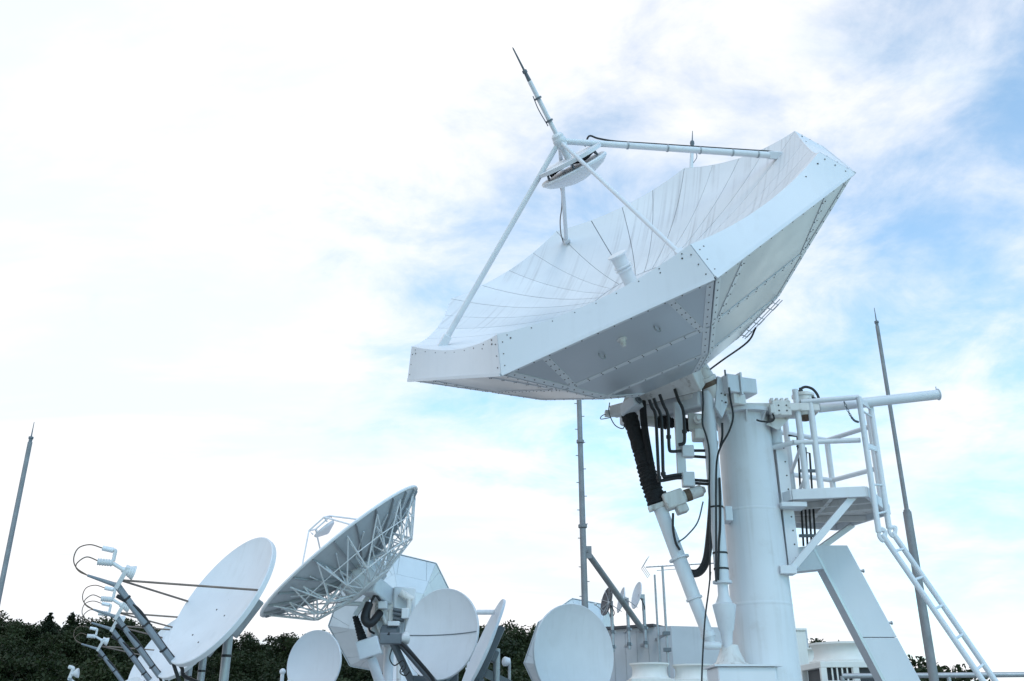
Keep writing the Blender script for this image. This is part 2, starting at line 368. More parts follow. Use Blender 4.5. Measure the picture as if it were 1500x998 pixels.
    for s in range(8):
        a0, a1 = OA*s, OA*(s+1)
        for k in range(3):
            (ra, za), (rb, zb) = rings[k], rings[k+1]
            P = [fr.p(ra, a0, -za), fr.p(ra, a1, -za), fr.p(rb, a1, -zb), fr.p(rb, a0, -zb)]
            nrm = (P[1]-P[0]).cross(P[3]-P[0]).normalized(); am = (a0+a1)/2
            if nrm.dot(fr.e1*math.cos(am)+fr.e2*math.sin(am)-fr.e3) < 0: nrm = -nrm
            def q(u, v): return P[0].lerp(P[1], u).lerp(P[3].lerp(P[2], u), v)
            cuts = [0, 0.2, 0.8, 1] if k == 0 else [0, 1]
            g = 0.0035
            for c_ in range(len(cuts)-1):
                u0, u1 = cuts[c_], cuts[c_+1]
                # slanting cuts in the outer ring
                w0 = 0.16 if (k == 0 and c_ == 1) else (0 if c_ == 0 else 0.84); w1 = 0.84 if (k == 0 and c_ == 1) else (1 if c_ == len(cuts)-2 else 0.16)
                if k != 0: w0, w1 = 0, 1
                if k == 0: lo0, lo1 = ((0, 0.2), (0.2, 0.8), (0.8, 1))[c_]; hi0, hi1 = ((0, 0.07), (0.07, 0.93), (0.93, 1))[c_]
                else: lo0, lo1, hi0, hi1 = 0, 1, 0, 1
                pts = [q(lo0+g, 0.004), q(lo1-g, 0.004), q(hi1-g, 0.996), q(hi0+g, 0.996)]
                MB().slab(pts, nrm, 0.012).build('back_panel', ALU if detail else STRIP, root)
            if not detail:
                continue
            def strip(a, b, w, sp=0.13, two=True, off=0.0):
                d = (b-a).normalized(); x = d.cross(nrm).normalized(); mb_ = MB()
                mb_.slab([a-x*w/2+nrm*0.006, a+x*w/2+nrm*0.006, b+x*w/2+nrm*0.006, b-x*w/2+nrm*0.006], nrm, 0.006)
                o_ = mb_.build('joint_strip', STRIP, root, smooth=False)
                rv = MB(); ln = (b-a).length; nn = max(2, int(ln/sp))
                for i in range(nn):
                    c0 = a+d*(ln*(i+0.5)/nn)+nrm*0.006
                    if two: rv.rivet(c0+x*w*0.3, nrm); rv.rivet(c0-x*w*0.3, nrm)
                    else: rv.rivet(c0, nrm)
                rv.build('rivets', SCREW, o_)
            L01 = (P[1]-P[0]).length; cw = 0.05/L01
            if k == 0:
                strip(q(0.2, 0.03), q(0.07, 0.97), 0.07); strip(q(0.8, 0.03), q(0.93, 0.97), 0.07)
                strip(q(0.03, 1.0), q(0.97, 1.0), 0.07, 0.16)
                strip(q(0.03, 0.012), q(0.97, 0.012), 0.03, 0.17, False)
            if k == 1: strip(q(0.04, 0.96), q(0.96, 0.96), 0.05, 0.2, False)
            lc = (P[3]-P[2]).length
            strip(q(cw, 0.02), q(0.05/lc, 0.97), 0.075, 0.15, False); strip(q(1-cw, 0.02), q(1-0.05/lc, 0.97), 0.075, 0.15, False)
    # rear hub plate
    rh, zh = rings[3]
    MB().slab([fr.p(rh-0.004, OA*i, -zh) for i in range(8)], -fr.e3, 0.03).build('hub_plate', GRIMY, root)

e3 = V((-0.46566144, -0.51906695, 0.71674886)); e1 = V((-0.86556143, 0.09847892, -0.49102475)); RR = 2.8
MAIN = Frame(EYE+V((0.42689138, 3.7023926, 2.02231882))*RR, e1, e3, RR)
CX, CY = 3.06, 11.9
ant = thing('dish_antenna', 'big white octagonal dish antenna on thick white column, bowl tilted up', 'antenna', (CX, CY, 0))
octagonal_reflector(ant, MAIN)
P_ = MAIN.p
# riveted fittings on the lower back panel facing the viewer
def backpt(k, u, v, ring=0):
    rg = [(1.087, 0.12), (0.80, 0.352), (0.61, 0.505), (0.36, 0.635)]
    (ra, za), (rb, zb) = rg[ring], rg[ring+1]; a0, a1 = OA*k, OA*(k+1)
    p = P_(ra, a0, -za).lerp(P_(ra, a1, -za), u).lerp(P_(rb, a0, -zb).lerp(P_(rb, a1, -zb), u), v)
    t1 = P_(ra, a1, -za)-P_(ra, a0, -za); t2 = P_(rb, a0, -zb)-P_(ra, a0, -za); nn = t1.cross(t2).normalized()
    if nn.dot(MAIN.e3) > 0: nn = -nn
    return p, nn, t1.normalized(), t2.normalized()
p, nn, t1, t2 = backpt(1, 0.52, 0.42)
MB().lathe(p, nn, [(0, 0.055), (0.012, 0.055), (0.014, 0.035), (0.06, 0.032), (0.062, 0.024), (0.085, 0.022)], 14).build('drain_fitting', GRIMY, ant)
for u, v in ((0.38, 0.56), (0.70, 0.50)):
    p, nn, t1, t2 = backpt(1, u, v)
    MB().path([p-t2*0.05, p-t2*0.045+nn*0.035, p+nn*0.05, p+t2*0.045+nn*0.035, p+t2*0.05], 0.008, 6, 4).build('grab_handle', GALV, ant)
# ---- quadrupod, subreflector, feed
apex = P_(0, 0, 0.47)
for k, s in enumerate((0, 2, 4, 6)):
    foot = P_(0.88, OA*s, MAIN.zs(0.88)); d = (apex-foot).normalized()
    lg = MB(); lg.tube(foot-d*0.02, apex, (0.038, 0, 0.026, 0, 0.043, 0, 0.03)[s], (0.032, 0, 0.024, 0, 0.038, 0, 0.026)[s], 14); lo = lg.build('feed_leg', WHITE, ant)
    b = MB(); nrm = MAIN.e3; b.bar(foot-d*0.06, foot+d*0.14, 0.09, 0.10, nrm); b.build('foot_bracket', WHITE, lo, bevel=0.01)
    if s == 4:
        x = Z_
        cb = MB(); st = apex+(foot-apex)*0.14
        pts = [P_(0.10, 3.4, 0.395), st+Z_*0.10+(apex-foot)*0.01, st+Z_*0.075+(foot-apex)*0.03]
        pts += [apex.lerp(foot, u)+Z_*(0.052+0.004*math.sin(u*40)) for u in (0.25, 0.4, 0.55, 0.7, 0.85, 0.965)] + [foot+Z_*0.03+(foot-apex)*0.0]
        cb.path(pts, 0.012, 8, 5); cb.build('feed_cable', BLACK, ant)
        for u in (0.3, 0.48, 0.63, 0.78, 0.9):
            c = apex.lerp(foot, u); MB().lathe(c-d*0.012, d, [(0, 0.048), (0.02, 0.048)], 14).build('cable_clip', GALV, lo)
    if s == 6:
        cb = MB(); cb.path([apex.lerp(foot, u)+X_*(-0.05-0.03*math.sin(u*PI*3))+Z_*0.0 for u in (0.3, 0.45, 0.6, 0.75, 0.9, 1.0)], 0.008, 6, 4); cb.build('feed_cable', CABLE, ant)
b = MB(); b.ball(apex, 0.085, 14, 8); b.lathe(apex-MAIN.e3*0.1, MAIN.e3, [(0, 0.05), (0.03, 0.075), (0.17, 0.075), (0.2, 0.05)], 14); b.build('apex_hub', WHITE, ant)
rod0 = apex; rod = MB(); d = MAIN.e3
tl = 0.47
rod.lathe(apex, d, [(0.05, 0.03), (0.12, 0.027), (0.78, 0.027), (0.80, 0.022)], 12); ro = rod.build('lightning_rod', WHITE, ant)
MB().lathe(apex+d*0.80, d, [(0, 0.026), (0.10, 0.022), (0.105, 0.032), (0.14, 0.03), (0.145, 0.014), (0.42, 0.009), (0.44, 0.002)], 10).build('rod_tip', STEEL, ro)
for t in (0.26, 0.56): MB().lathe(apex+d*t, d, [(0, 0.044), (0.025, 0.044)], 12).build('rod_clamp', STEEL, ro)
MB().path([apex+d*0.2+X_*-0.05, apex+d*0.42+X_*-0.065, apex+d*0.6+X_*-0.05], 0.006, 6).build('down_wire', STEEL, ro)
sub = MB(); sc = P_(0, 0, 0.385)
sub.lathe(sc, -MAIN.e3, [(0.0, 0.10), (0.0, 0.43), (0.045, 0.43), (0.05, 0.40), (0.05, 0.1)], 32)
sub.build('mounting_ring', WHITE, ant)
rf = MB(); s2 = sc-MAIN.e3*0.125
rf.lathe(s2, -MAIN.e3, [(0, 0.02), (-0.0, 0.43), (0.015, 0.445), (0.04, 0.44), (0.10, 0.37), (0.15, 0.24), (0.185, 0.1), (0.19, 0.02)], 32)
rfo = rf.build('subreflector', WHITE, ant)
sp = MB()
for i in range(6):
    a = 2*PI*i/6+0.3; o_ = (MAIN.e1*math.cos(a)+MAIN.e2*math.sin(a))
    sp.tube(sc+o_*0.36-MAIN.e3*0.04, s2+o_*0.38+MAIN.e3*0.01, 0.014, None, 8)
sp.build('spacer_rods', STEEL, rfo)
cc = MB(); cc.path([s2+MAIN.e3*0.05+MAIN.e1*0.3, s2+MAIN.e3*0.09+MAIN.e1*0.1+MAIN.e2*0.1, s2+MAIN.e3*0.05-MAIN.e1*0.1+MAIN.e2*0.22, s2+MAIN.e3*0.08-MAIN.e1*0.3+MAIN.e2*0.1], 0.03, 8); cc.build('coiled_cable', BLACK, rfo)
for s in (0, 2, 4, 6):
    foot = P_(0.88, OA*s, MAIN.zs(0.88)); q0 = apex.lerp(foot, 0.27); rd = (foot-apex); rd = (rd-MAIN.e3*rd.dot(MAIN.e3)).normalized()
    MB().tube(sc+rd*0.42-MAIN.e3*0.02, q0, 0.014, None, 8).build('ring_strut', WHITE, ant)
MB().tube(apex, sc, 0.045, None, 12).build('ring_stem', WHITE, ant)
fh = MB(); f0 = P_(0, 0, -0.28)
fh.lathe(f0, MAIN.e3, [(-0.02, 0.14), (0.03, 0.14), (0.035, 0.09), (0.30, 0.09), (0.305, 0.112), (0.32, 0.112), (0.325, 0.094), (0.345, 0.094), (0.35, 0.114), (0.365, 0.114), (0.37, 0.095), (0.50, 0.098), (0.505, 0.125), (0.525, 0.125), (0.53, 0.09), (0.535, 0.02)], 24)
fh.build('feed_horn', WHITE, ant)
# whip aerial clamped behind the far rim
w0 = at(1013, 243, (P_(1.05, OA*5, -0.05)).y); w1 = w0+V((0.06, 0, 0.62))
wm = MB(); wm.tube(w0-V((0.03, 0, 0.25)), w0.lerp(w1, 0.55), 0.028, None, 10); wo_ = wm.build('whip_aerial', WHITE, ant)
MB().lathe(w0.lerp(w1, 0.55), w1-w0, [(0, 0.02), (0.05, 0.035), (0.09, 0.03), (0.1, 0.01), (0.28, 0.005)], 8).build('aerial_tip', STEEL, wo_)
MB().path([w0+V((0.03, 0, 0.05)), w0+V((0.09, 0, 0.15)), w0+V((0.08, 0, 0.25)), w0+V((0.035, 0, 0.31))], 0.006, 6).build('aerial_lead', STEEL, wo_)
MB().bar(w0-V((0.03, 0, 0.2)), P_(1.0, OA*5, -0.03), 0.06, 0.05).build('aerial_bracket', GALV, wo_)

# ---- column and mount
ztop = at(1094, 612, CY).z
col = MB(); col.lathe((CX, CY, 0), Z_, [(0, 0.56), (0.03, 0.56), (0.031, 0.425), (0.06, 0.4245), (2.93, 0.3724), (2.945, 0.372), (2.952, 0.3745), (2.97, 0.3745), (2.977, 0.3715), (2.99, 0.3713), (4.08, 0.3524), (4.095, 0.352), (4.102, 0.3545), (4.114, 0.3545), (4.121, 0.3515), (4.135, 0.3513), (ztop-0.05, 0.3375), (ztop-0.02, 0.337), (ztop-0.02, 0.43), (ztop+0.03, 0.43), (ztop+0.03, 0.02)], 48)
colo = col.build('column', COLM, ant)
for i in range(10):
    a = 2*PI*i/10+0.2; d = V((math.cos(a), math.sin(a), 0)); x = d.cross(Z_)
    b0 = V((CX, CY, ztop))+d*0.335
    gs = MB().add([b0-x*0.01-Z_*0.02, b0+d*0.09-x*0.01-Z_*0.02, b0-x*0.01-Z_*0.17, b0+x*0.01-Z_*0.02, b0+d*0.09+x*0.01-Z_*0.02, b0+x*0.01-Z_*0.17], [(0,1,2),(3,5,4),(0,3,4,1),(1,4,5,2),(2,5,3,0)]); gs.build('gusset_plate', WHITE, colo, smooth=False)
PX, PY = 2.52, 11.5
zb = at(1100, 603, 11.75).z
yb = MB(); yb.abox((PX+0.05, 11.55, zb-0.05), (3.98, 11.92, zb+0.055)); yb.build('yoke_beam', GRIMY, ant, bevel=0.012)
def zpy(py, Y): return at(750, py, Y).z
# hinge post with collar, cone and base bracket
post = MB(); zt = zpy(575, PY); zf = zpy(855, PY); zc0 = zpy(890, PY); zc1 = zpy(925, PY); zbt = zpy(950, PY)
post.lathe((PX, PY, zf), Z_, [(0, 0.085), (0.0, 0.115), (0.03, 0.115), (0.031, 0.085), (zt-zf, 0.085)], 24)
posto = post.build('hinge_post', SHEET, ant)
pm = MB(); pm.lathe((PX, PY, zbt), Z_, [(0, 0.05), (zc1-zbt, 0.075), (zc1-zbt+0.02, 0.09), (zc0-zbt, 0.135), (zc0-zbt+0.03, 0.14), (zc0-zbt+0.05, 0.10), (zc0-zbt+0.14, 0.065), (zf-zbt, 0.062)], 24)
pm.build('lower_pivot', WHITE, ant)
for py in (745, 812, 835):
    MB().lathe((PX, PY, zpy(py, PY)), Z_, [(0, 0.091), (0.022, 0.091)], 20).build('cable_band', BLACK, posto)
bk = MB(); bk.lathe((PX+0.03, PY+0.05, zpy(978, PY)), Z_, [(0, 0.24), (0.02, 0.24), (0.06, 0.17), (0.17, 0.12), (0.25, 0.10), (0.26, 0.05)], 18); bk.build('pivot_foot', GRIMY, ant)
zz0 = zpy(978, PY)
bb = MB(); bb.abox((PX-0.18, PY-0.2, zz0-0.5), (CX-0.05, PY+0.45, zz0)); bb.build('base_bracket', WHITE, ant, bevel=0.02)
bt = MB(); bt.abox((PX-0.22, PY-0.24, zz0+0.002), (CX+0.02, PY+0.49, zz0+0.022)); bt.build('bracket_top_plate', WHITE, ant)
bs_ = MB(); bs_.add([(PX-0.1, PY, zz0-0.51), (PX+0.1, PY, zz0-0.51), (CX-0.3, CY-0.2, 0.6), (CX-0.35, CY, 0.6), (PX-0.1, PY+0.3, zz0-0.51)], [(0,1,2),(0,2,3,4)]); bs_.build('bracket_gusset', WHITE, ant, smooth=False)
# hub frame, elevation beam
u_el = V((-0.74, 0.67, 0)).normalized()
bz = zpy(584, PY)
b0 = V((PX, PY, bz)); b1 = b0+u_el*1.32
eb = MB(); eb.bar(b0+u_el*0.05, b1, 0.24, 0.24); eb.build('elevation_beam', WHITE, ant, bevel=0.03)
MB().bar(b0+u_el*0.1-V((0.125,0.125,-0.06)), b1-V((0.125,0.125,-0.06)), 0.02, 0.012).build('beam_rib', RUSTY, ant)
hubc = P_(0, 0, -0.65)
for t in (0.25, 0.95):
    q = b0+u_el*t*1.25; rr = hubc+(q-(b0+b1)/2)*0.7
    MB().bar(rr+MAIN.e3*0.05, q, 0.16, 0.22, u_el).build('hub_arm', GRIMY, ant, bevel=0.01)
pl = MB(); pl.box(hubc.lerp((b0+b1)/2, 0.5), (u_el, MAIN.e3, u_el.cross(MAIN.e3)), (0.5, 0.14, 0.14)); pl.build('hub_frame', GRIMY, ant, bevel=0.015)
kn = MB(); k0 = at(1024, 532, PY-0.12); k1 = at(1043, 574, PY)
kn.lathe(k0, k1-k0, [(0, 0.085), (0.06, 0.09), (0.2, 0.11), (0.21, 0.13), (0.26, 0.13), (0.27, 0.10), ((k1-k0).length+0.08, 0.10)], 18); kno = kn.build('elevation_knuckle', GRIMY, ant); MB().lathe(k0+(k1-k0).normalized()*0.24, k1-k0, [(0, 0.105), (0.05, 0.112), (0.09, 0.105)], 18).build('grease_collar', RUSTY, kno)
# plate and drive box at the post head
pt = MB(); a = at(1052, 552, PY-0.05); c = at(1060, 612, PY-0.05)
pt.slab([at(1051, 551, PY-0.1), at(1064, 556, PY-0.06), at(1066, 592, PY-0.06), at(1058, 612, PY-0.1), at(1048, 596, PY-0.1)], V((0.2, -1, 0)), 0.05)
plo = pt.build('head_plate', SHEET, ant, smooth=False)
rv = MB()
for q in ((1056, 577), (1062, 579), (1057, 588), (1063, 590)): rv.rivet(at(*q, PY-0.075)-Y_*0.01, V((0.1, -1, 0)), 0.014, 0.012)
rv.build('bolts', SCREW, plo)
dx = V((0.94, 0.34, 0)); dy = V((-0.34, 0.94, 0))
db = MB(); q = at(1066, 566, PY-0.02); db.box(q, (dx, dy, Z_), (0.09, 0.14, 0.12)); dbo = db.build('drive_box', WHITE, ant, bevel=0.012)
MB().box(q+dx*0.105, (dx, dy, Z_), (0.012, 0.165, 0.15)).build('flange', WHITE, dbo)
MB().box(q+dx*0.24, (dx, dy, Z_), (0.12, 0.13, 0.105)).build('motor_cover', WHITE, dbo, bevel=0.015)
MB().box(q+dx*0.1-Z_*0.19, (dx, dy, Z_), (0.09, 0.1, 0.07)).build('gear_foot', GRIMY, dbo, bevel=0.01)
MB().tube(q+dx*-0.1+Z_*0.1-dy*0.12, q+dx*-0.1+Z_*0.17-dy*0.12, 0.012).build('lug', STEEL, dbo)
# elevation jack: clevis, black bellows, gearbox, motor, screw tube
j0 = at(1043, 946, PY); j1 = at(966, 742, PY+0.12); j2 = at(963, 739, PY+0.13); j3 = at(921, 606, PY+0.3)
jk = MB(); d = (j1-j0).normalized(); ln = (j1-j0).length
jk.lathe(j0, d, [(0, 0.045), (0.06, 0.05), (0.1, 0.085), (0.16, 0.085), (0.165, 0.068), (0.55, 0.078), (0.552, 0.10), (0.575, 0.10), (0.58, 0.085), (1.05, 0.088), (1.052, 0.125), (1.075, 0.125), (1.08, 0.086), (ln, 0.086)], 20)
jk.build('jack_tube', WHITE, ant)
MB().lathe(j0+V((-0.10, -0.02, 0.0)), X_, [(0, 0.035), (0.02, 0.045), (0.18, 0.045), (0.20, 0.03)], 14).build('jack_pin', WHITE, ant)
bl = MB(); d = (j3-j2); l2 = d.length; prof = []
nb = 46
for i in range(nb+1):
    t = i/nb; rr = 0.105+0.012*math.sin(t*5+1)+(0.013 if i % 2 else -0.006)*(1.0 if t < 0.45 else 0.45)+random.uniform(-0.005, 0.005)
    prof.append((t*l2, rr))
bl.lathe(j2, d, prof, 20)
for v in bl.v: v += V((random.uniform(-1, 1), random.uniform(-1, 1), random.uniform(-1, 1)))*0.006
bl.build('bellows', FABRIC, ant)
MB().path([at(941, 588, PY+0.2), at(944, 625, PY+0.18), at(950, 662, PY+0.14), at(957, 700, PY+0.1)], 0.048, 10).build('bellows_sleeve', FABRIC, ant)
gb = MB(); q = at(986, 733, PY+0.08); gx = (at(1015, 722, PY+0.08)-at(960, 741, PY+0.08)).normalized(); gz = gx.cross(Y_).normalized(); gz = gz if gz.z > 0 else -gz
gb.box(q, (gx, Y_, gz), (0.13, 0.12, 0.10)); go = gb.build('jack_gearbox', GRIMY, ant, bevel=0.02)
MB().lathe(q+gx*0.13, gx, [(0, 0.075), (0.03, 0.075), (0.035, 0.065), (0.10, 0.06), (0.105, 0.075), (0.25, 0.075), (0.27, 0.05), (0.30, 0.035)], 18).build('jack_motor', GRIMY, go)
MB().lathe(q+gx*0.165, gx, [(0, 0.079), (0.07, 0.079)], 18).build('motor_band', RUSTY, go)
MB().box(q-gx*0.23-gz*0.01, (gx, Y_, gz), (0.10, 0.05, 0.035)).build('trunnion', GRIMY, go, bevel=0.008)
MB().box(q+gx*0.06-gz*0.14, (gx, Y_, gz), (0.07, 0.09, 0.05)).build('gear_cover', GRIMY, go, bevel=0.015)
MB().lathe(q+gz*0.1-gx*0.07, gz, [(0, 0.03), (0.04, 0.03)], 10).build('filler_cap', BLACK, go)
cv = MB(); q = at(912, 600, PY+0.3); cv.box(q, (u_el, u_el.cross(Z_), Z_), (0.16, 0.08, 0.07)); co_ = cv.build('jack_clevis', GRIMY, ant, bevel=0.015)
q2 = at(924, 596, PY+0.2); ax = V((0.6, -0.7, 0.35)).normalized(); ay = ax.cross(Z_).normalized()
MB().box(q2, (ax, ay, ax.cross(ay)), (0.14, 0.085, 0.075)).build('limit_switch_box', WHITE, co_, bevel=0.015)
MB().lathe(q2+ax*0.14, ax, [(0, 0.05), (0.03, 0.05), (0.031, 0.03), (0.015, 0.028)], 14).build('switch_port', STEEL, co_)
MB().box(at(898, 606, PY+0.4), (X_, Y_, Z_), (0.11, 0.06, 0.035)).build('clevis_arm', GRIMY, co_, bevel=0.01)
MB().path([at(893, 590, PY+0.3), at(892, 604, PY+0.3), at(900, 622, PY+0.3), at(912, 628, PY+0.3), at(916, 620, PY+0.3)], 0.007, 6).build('loose_wire', STEEL, co_)
MB().path([at(903, 605, PY+0.35), at(884, 608, PY+0.35), at(880, 614, PY+0.35), at(894, 612, PY+0.35)], 0.006, 6).build('loose_wire', STEEL, co_)
lug = MB(); lug.bar(at(918, 603, PY+0.3), hubc-MAIN.e3*0.05-u_el*(-0.5), 0.16, 0.1); lug.build('jack_lug', GRIMY, ant)
# azimuth jack with short bellows
a0_ = at(953, 617, PY+0.5); a1_ = at(1018, 623, PY+0.2)
az = MB(); d = a1_-a0_; l3 = d.length
az.lathe(a0_+d*0.17, d, [(l3*0.8*i/22, 0.07+0.018*math.sin(i*0.4)+(0.01 if i % 2 else -0.004)) for i in range(23)], 16)
az.build('bellows', FABRIC, ant)
MB().lathe(a0_-d.normalized()*0.08, d, [(0, 0.04), (0.02, 0.075), (0.2, 0.075), (0.22, 0.04)], 12).build('azimuth_jack_end', GRIMY, ant)
q = at(1026, 622, PY+0.12)
az = MB(); az.box(q, (d.normalized(), d.normalized().cross(Z_), Z_), (0.13, 0.13, 0.12)); az.box(q+V((0.02, -0.05, -0.16)), (X_, Y_, Z_), (0.14, 0.1, 0.07))
azo = az.build('azimuth_gearbox', GRIMY, ant, bevel=0.02)
MB().lathe(q+V((-0.06, -0.14, 0.02)), -Y_, [(0, 0.06), (0.05, 0.06), (0.06, 0.035), (0.1, 0.03)], 14).build('gear_cap', GRIMY, azo)
MB().lathe(q+V((0.1, -0.05, -0.25)), -Z_, [(0, 0.1), (0.08, 0.09), (0.1, 0.05)], 14).build('gear_pan', GRIMY, azo)
# hanger bar, junction boxes and conduits
YJ = PY+0.05
hb = MB(); hb.bar(at(993, 590, YJ), at(999, 702, YJ), 0.11, 0.07, Y_); ho = hb.build('hanger_bar', WHITE, ant, bevel=0.006)
for (a, b) in (((1007, 662), 0), ((1008, 703), 1)):
    q = at(*a, YJ-0.02); MB().box(q, (X_, Y_, Z_), (0.075, 0.06, 0.075 if not b else 0.09)).build('junction_box', WHITE, ho, bevel=0.01)
def z5(x, y): return (860+x/4.99, 520+y/4.99)
for pts in (((455,330),(475,385),(500,440),(512,640),(525,900),(535,920),(640,902),(690,897)), ((488,318),(510,380),(540,450),(550,640),(557,870),(572,890),(640,880),(690,875)),
            ((530,290),(560,370),(590,440),(596,600),(602,690),(620,706),(690,702)), ((640,250),(668,330),(703,410),(712,560),(712,630),(700,650),(668,657))):
    MB().path([at(*z5(*q), YJ-0.12) for q in pts], 0.021, 8, 4).build('conduit', BLACK, ant)
    q = at(*z5(*pts[-4]), YJ-0.12); MB().lathe(q-Z_*0.02, Z_, [(0, 0.032), (0.04, 0.032)], 8).build('conduit_clip', BLACK, ho)
for (xa, ya, xb, yb_) in ((775, 700, 925, 700), (775, 742, 890, 750), (785, 915, 890, 922), (785, 938, 890, 945)):
    MB().tube(at(*z5(xa, ya), YJ-0.02), at(*z5(xb, yb_), PY-0.02), 0.019, None, 8).build('conduit', BLACK, ant)
def wire(name, pts, r, Y, mt=BLACK, par=ant):
    return MB().path([at(x, y, (Y if not isinstance(Y, list) else Y[i])) for i, (x, y) in enumerate(pts)], r, 7, 6).build(name, mt, par)
wire('control_cable', [(1068, 568), (1070, 585), (1074, 610), (1068, 632), (1057, 652), (1051, 670), (1049, 700), (1049, 780), (1049, 852)], 0.013, PY-0.2)
wire('control_cable', [(1058, 620), (1058, 640), (1055, 655)], 0.015, PY-0.05)
wire('control_cable', [(1030, 735), (1022, 765), (1006, 785), (994, 794)], 0.010, PY, STEEL)
wire('control_cable', [(986, 752), (986, 775), (990, 795), (996, 806)], 0.016, PY-0.05)
wire('flexible_hose', [(1004, 828), (1010, 839), (1024, 838), (1034, 822), (1039, 790), (1043, 740), (1044, 700)], 0.05, PY+0.15)
wire('control_cable', [(1041, 838), (1038, 866), (1033, 905), (1030, 950), (1028, 998), (1028, 1050)], 0.010, [PY-0.085, PY-0.12, PY-0.2, PY-0.25, PY-0.28, PY-0.28])
wire('control_cable', [(1054, 700), (1055, 730), (1055, 770), (1053, 800), (1052, 850)], 0.015, PY-0.1)
# cable tray rails and hoops along one rear corner of the dish
ra3, rb3 = P_(0.37, OA*3, -0.632), P_(0.60, OA*3, -0.512); on3 = (ra3-P_(0, 0, -0.3)).normalized()
for off in (0.03, 0.06):
    MB().tube(ra3+on3*off, rb3+on3*off, 0.006, None, 6).build('cable_rail', STRIP, ant)
dr3 = (rb3-ra3).normalized()
for t in (0.12, 0.45, 0.82):
    a = ra3.lerp(rb3, t)-on3*0.01
    MB().path([a-dr3*0.05, a-dr3*0.05+on3*0.075, a+dr3*0.05+on3*0.075, a+dr3*0.05], 0.007, 6, 1, False).build('cable_hoop', STRIP, ant)
MB().path([ra3.lerp(rb3, 0.3)+on3*0.06, ra3+on3*0.09-Z_*0.03, at(1058, 528, PY-0.16), at(1036, 545, PY-0.14), at(1029, 556, PY-0.12), at(1030, 590, PY-0.12), at(1029, 620, PY-0.12), at(1035, 640, PY-0.12), at(1039, 665, PY-0.11), at(1039, 720, PY-0.11), at(1040, 760, PY-0.10), at(1040, 850, PY-0.10)], 0.012, 7, 6).build('control_cable', BLACK, ant)
# yoke right end: clamp, actuator pod, counter pipe
cl = MB(); q = at(1143, 600, 11.55); cl.box(q, (X_, Y_, Z_), (0.12, 0.08, 0.10)); clo = cl.build('clamp_block', GRIMY, ant, bevel=0.01)
for i in range(4): MB().box(q+V((-0.1+i*0.065, 0.02, 0.12)), (X_, Y_, Z_), (0.018, 0.05, 0.03)).build('clamp_lug', GRIMY, clo, bevel=0.005)
rv = MB()
for ix in (-0.04, 0.06):
    for iz in (-0.04, 0.03): rv.rivet(q+V((ix, -0.08, iz)), -Y_, 0.013, 0.01)
rv.build('bolts', SCREW, clo)
MB().box(at(1131, 600, 11.5), (X_, Y_, Z_), (0.035, 0.04, 0.06)).build('sensor_box', GRIMY, clo, bevel=0.012)
wire('sensor_lead', [(1132, 606), (1134, 614), (1128, 618), (1114, 617), (1108, 615)], 0.012, 11.48, BLACK, ant)
kb = MB(); kb.add([at(1135, 613, 11.6), at(1157, 613, 11.6), at(1140, 630, 11.6), at(1122, 622, 11.6), at(1135, 613, 11.9), at(1157, 613, 11.9), at(1140, 630, 11.9), at(1122, 622, 11.9)], [(0,1,2,3),(7,6,5,4),(0,4,5,1),(1,5,6,2),(2,6,7,3),(3,7,4,0)]); kb.build('knee_bracket', GRIMY, ant, smooth=False)
q = at(1178, 596, 11.7)
pod = MB(); pod.lathe(q-Z_*0.18, Z_, [(-0.0, 0.02), (0.01, 0.07), (0.05, 0.115), (0.09, 0.125), (0.30, 0.125), (0.31, 0.145), (0.34, 0.145), (0.345, 0.11), (0.36, 0.11), (0.365, 0.02)], 22)
po = pod.build('drive_pod', GRIMY, ant)
MB().lathe(q-Z_*0.185, Z_, [(0, 0.015), (0.012, 0.072), (0.045, 0.111), (0.04, 0.118), (0.0, 0.06)], 20).build('rust_cup', RUSTY, po)
MB().lathe(q+Z_*0.18+X_*-0.02, Z_, [(0, 0.03), (0.05, 0.03), (0.055, 0.02), (0.08, 0.02)], 10).build('cable_gland', BLACK, po)
wire('pod_cable', [(1172, 574), (1173, 570), (1180, 567), (1190, 570), (1197, 578), (1200, 586)], 0.018, 11.65, BLACK, po)
wire('pod_cable', [(1188, 582), (1194, 584), (1199, 587)], 0.016, 11.62, BLACK, po)
cp0, cp1 = at(1186, 599, 11.7), at(1375, 578, 11.7)
cpm = MB(); d = (cp1-cp0).normalized(); ln = (cp1-cp0).length
cpm.lathe(cp0, d, [(0, 0.05), (0.12, 0.05), (0.125, 0.066), (ln-0.012, 0.066), (ln-0.011, 0.078), (ln, 0.078)], 20); cpo = cpm.build('counter_pipe', WHITE, ant)
MB().tube(cp1+Z_*0.07-d*0.02, cp1+Z_*0.11-d*0.02, 0.008).build('end_lug', WHITE, cpo)
MB().box((cp0+d*0.06), (d, Y_, d.cross(Y_)), (0.02, 0.085, 0.085)).build('pipe_flange', GRIMY, cpo, bevel=0.01)
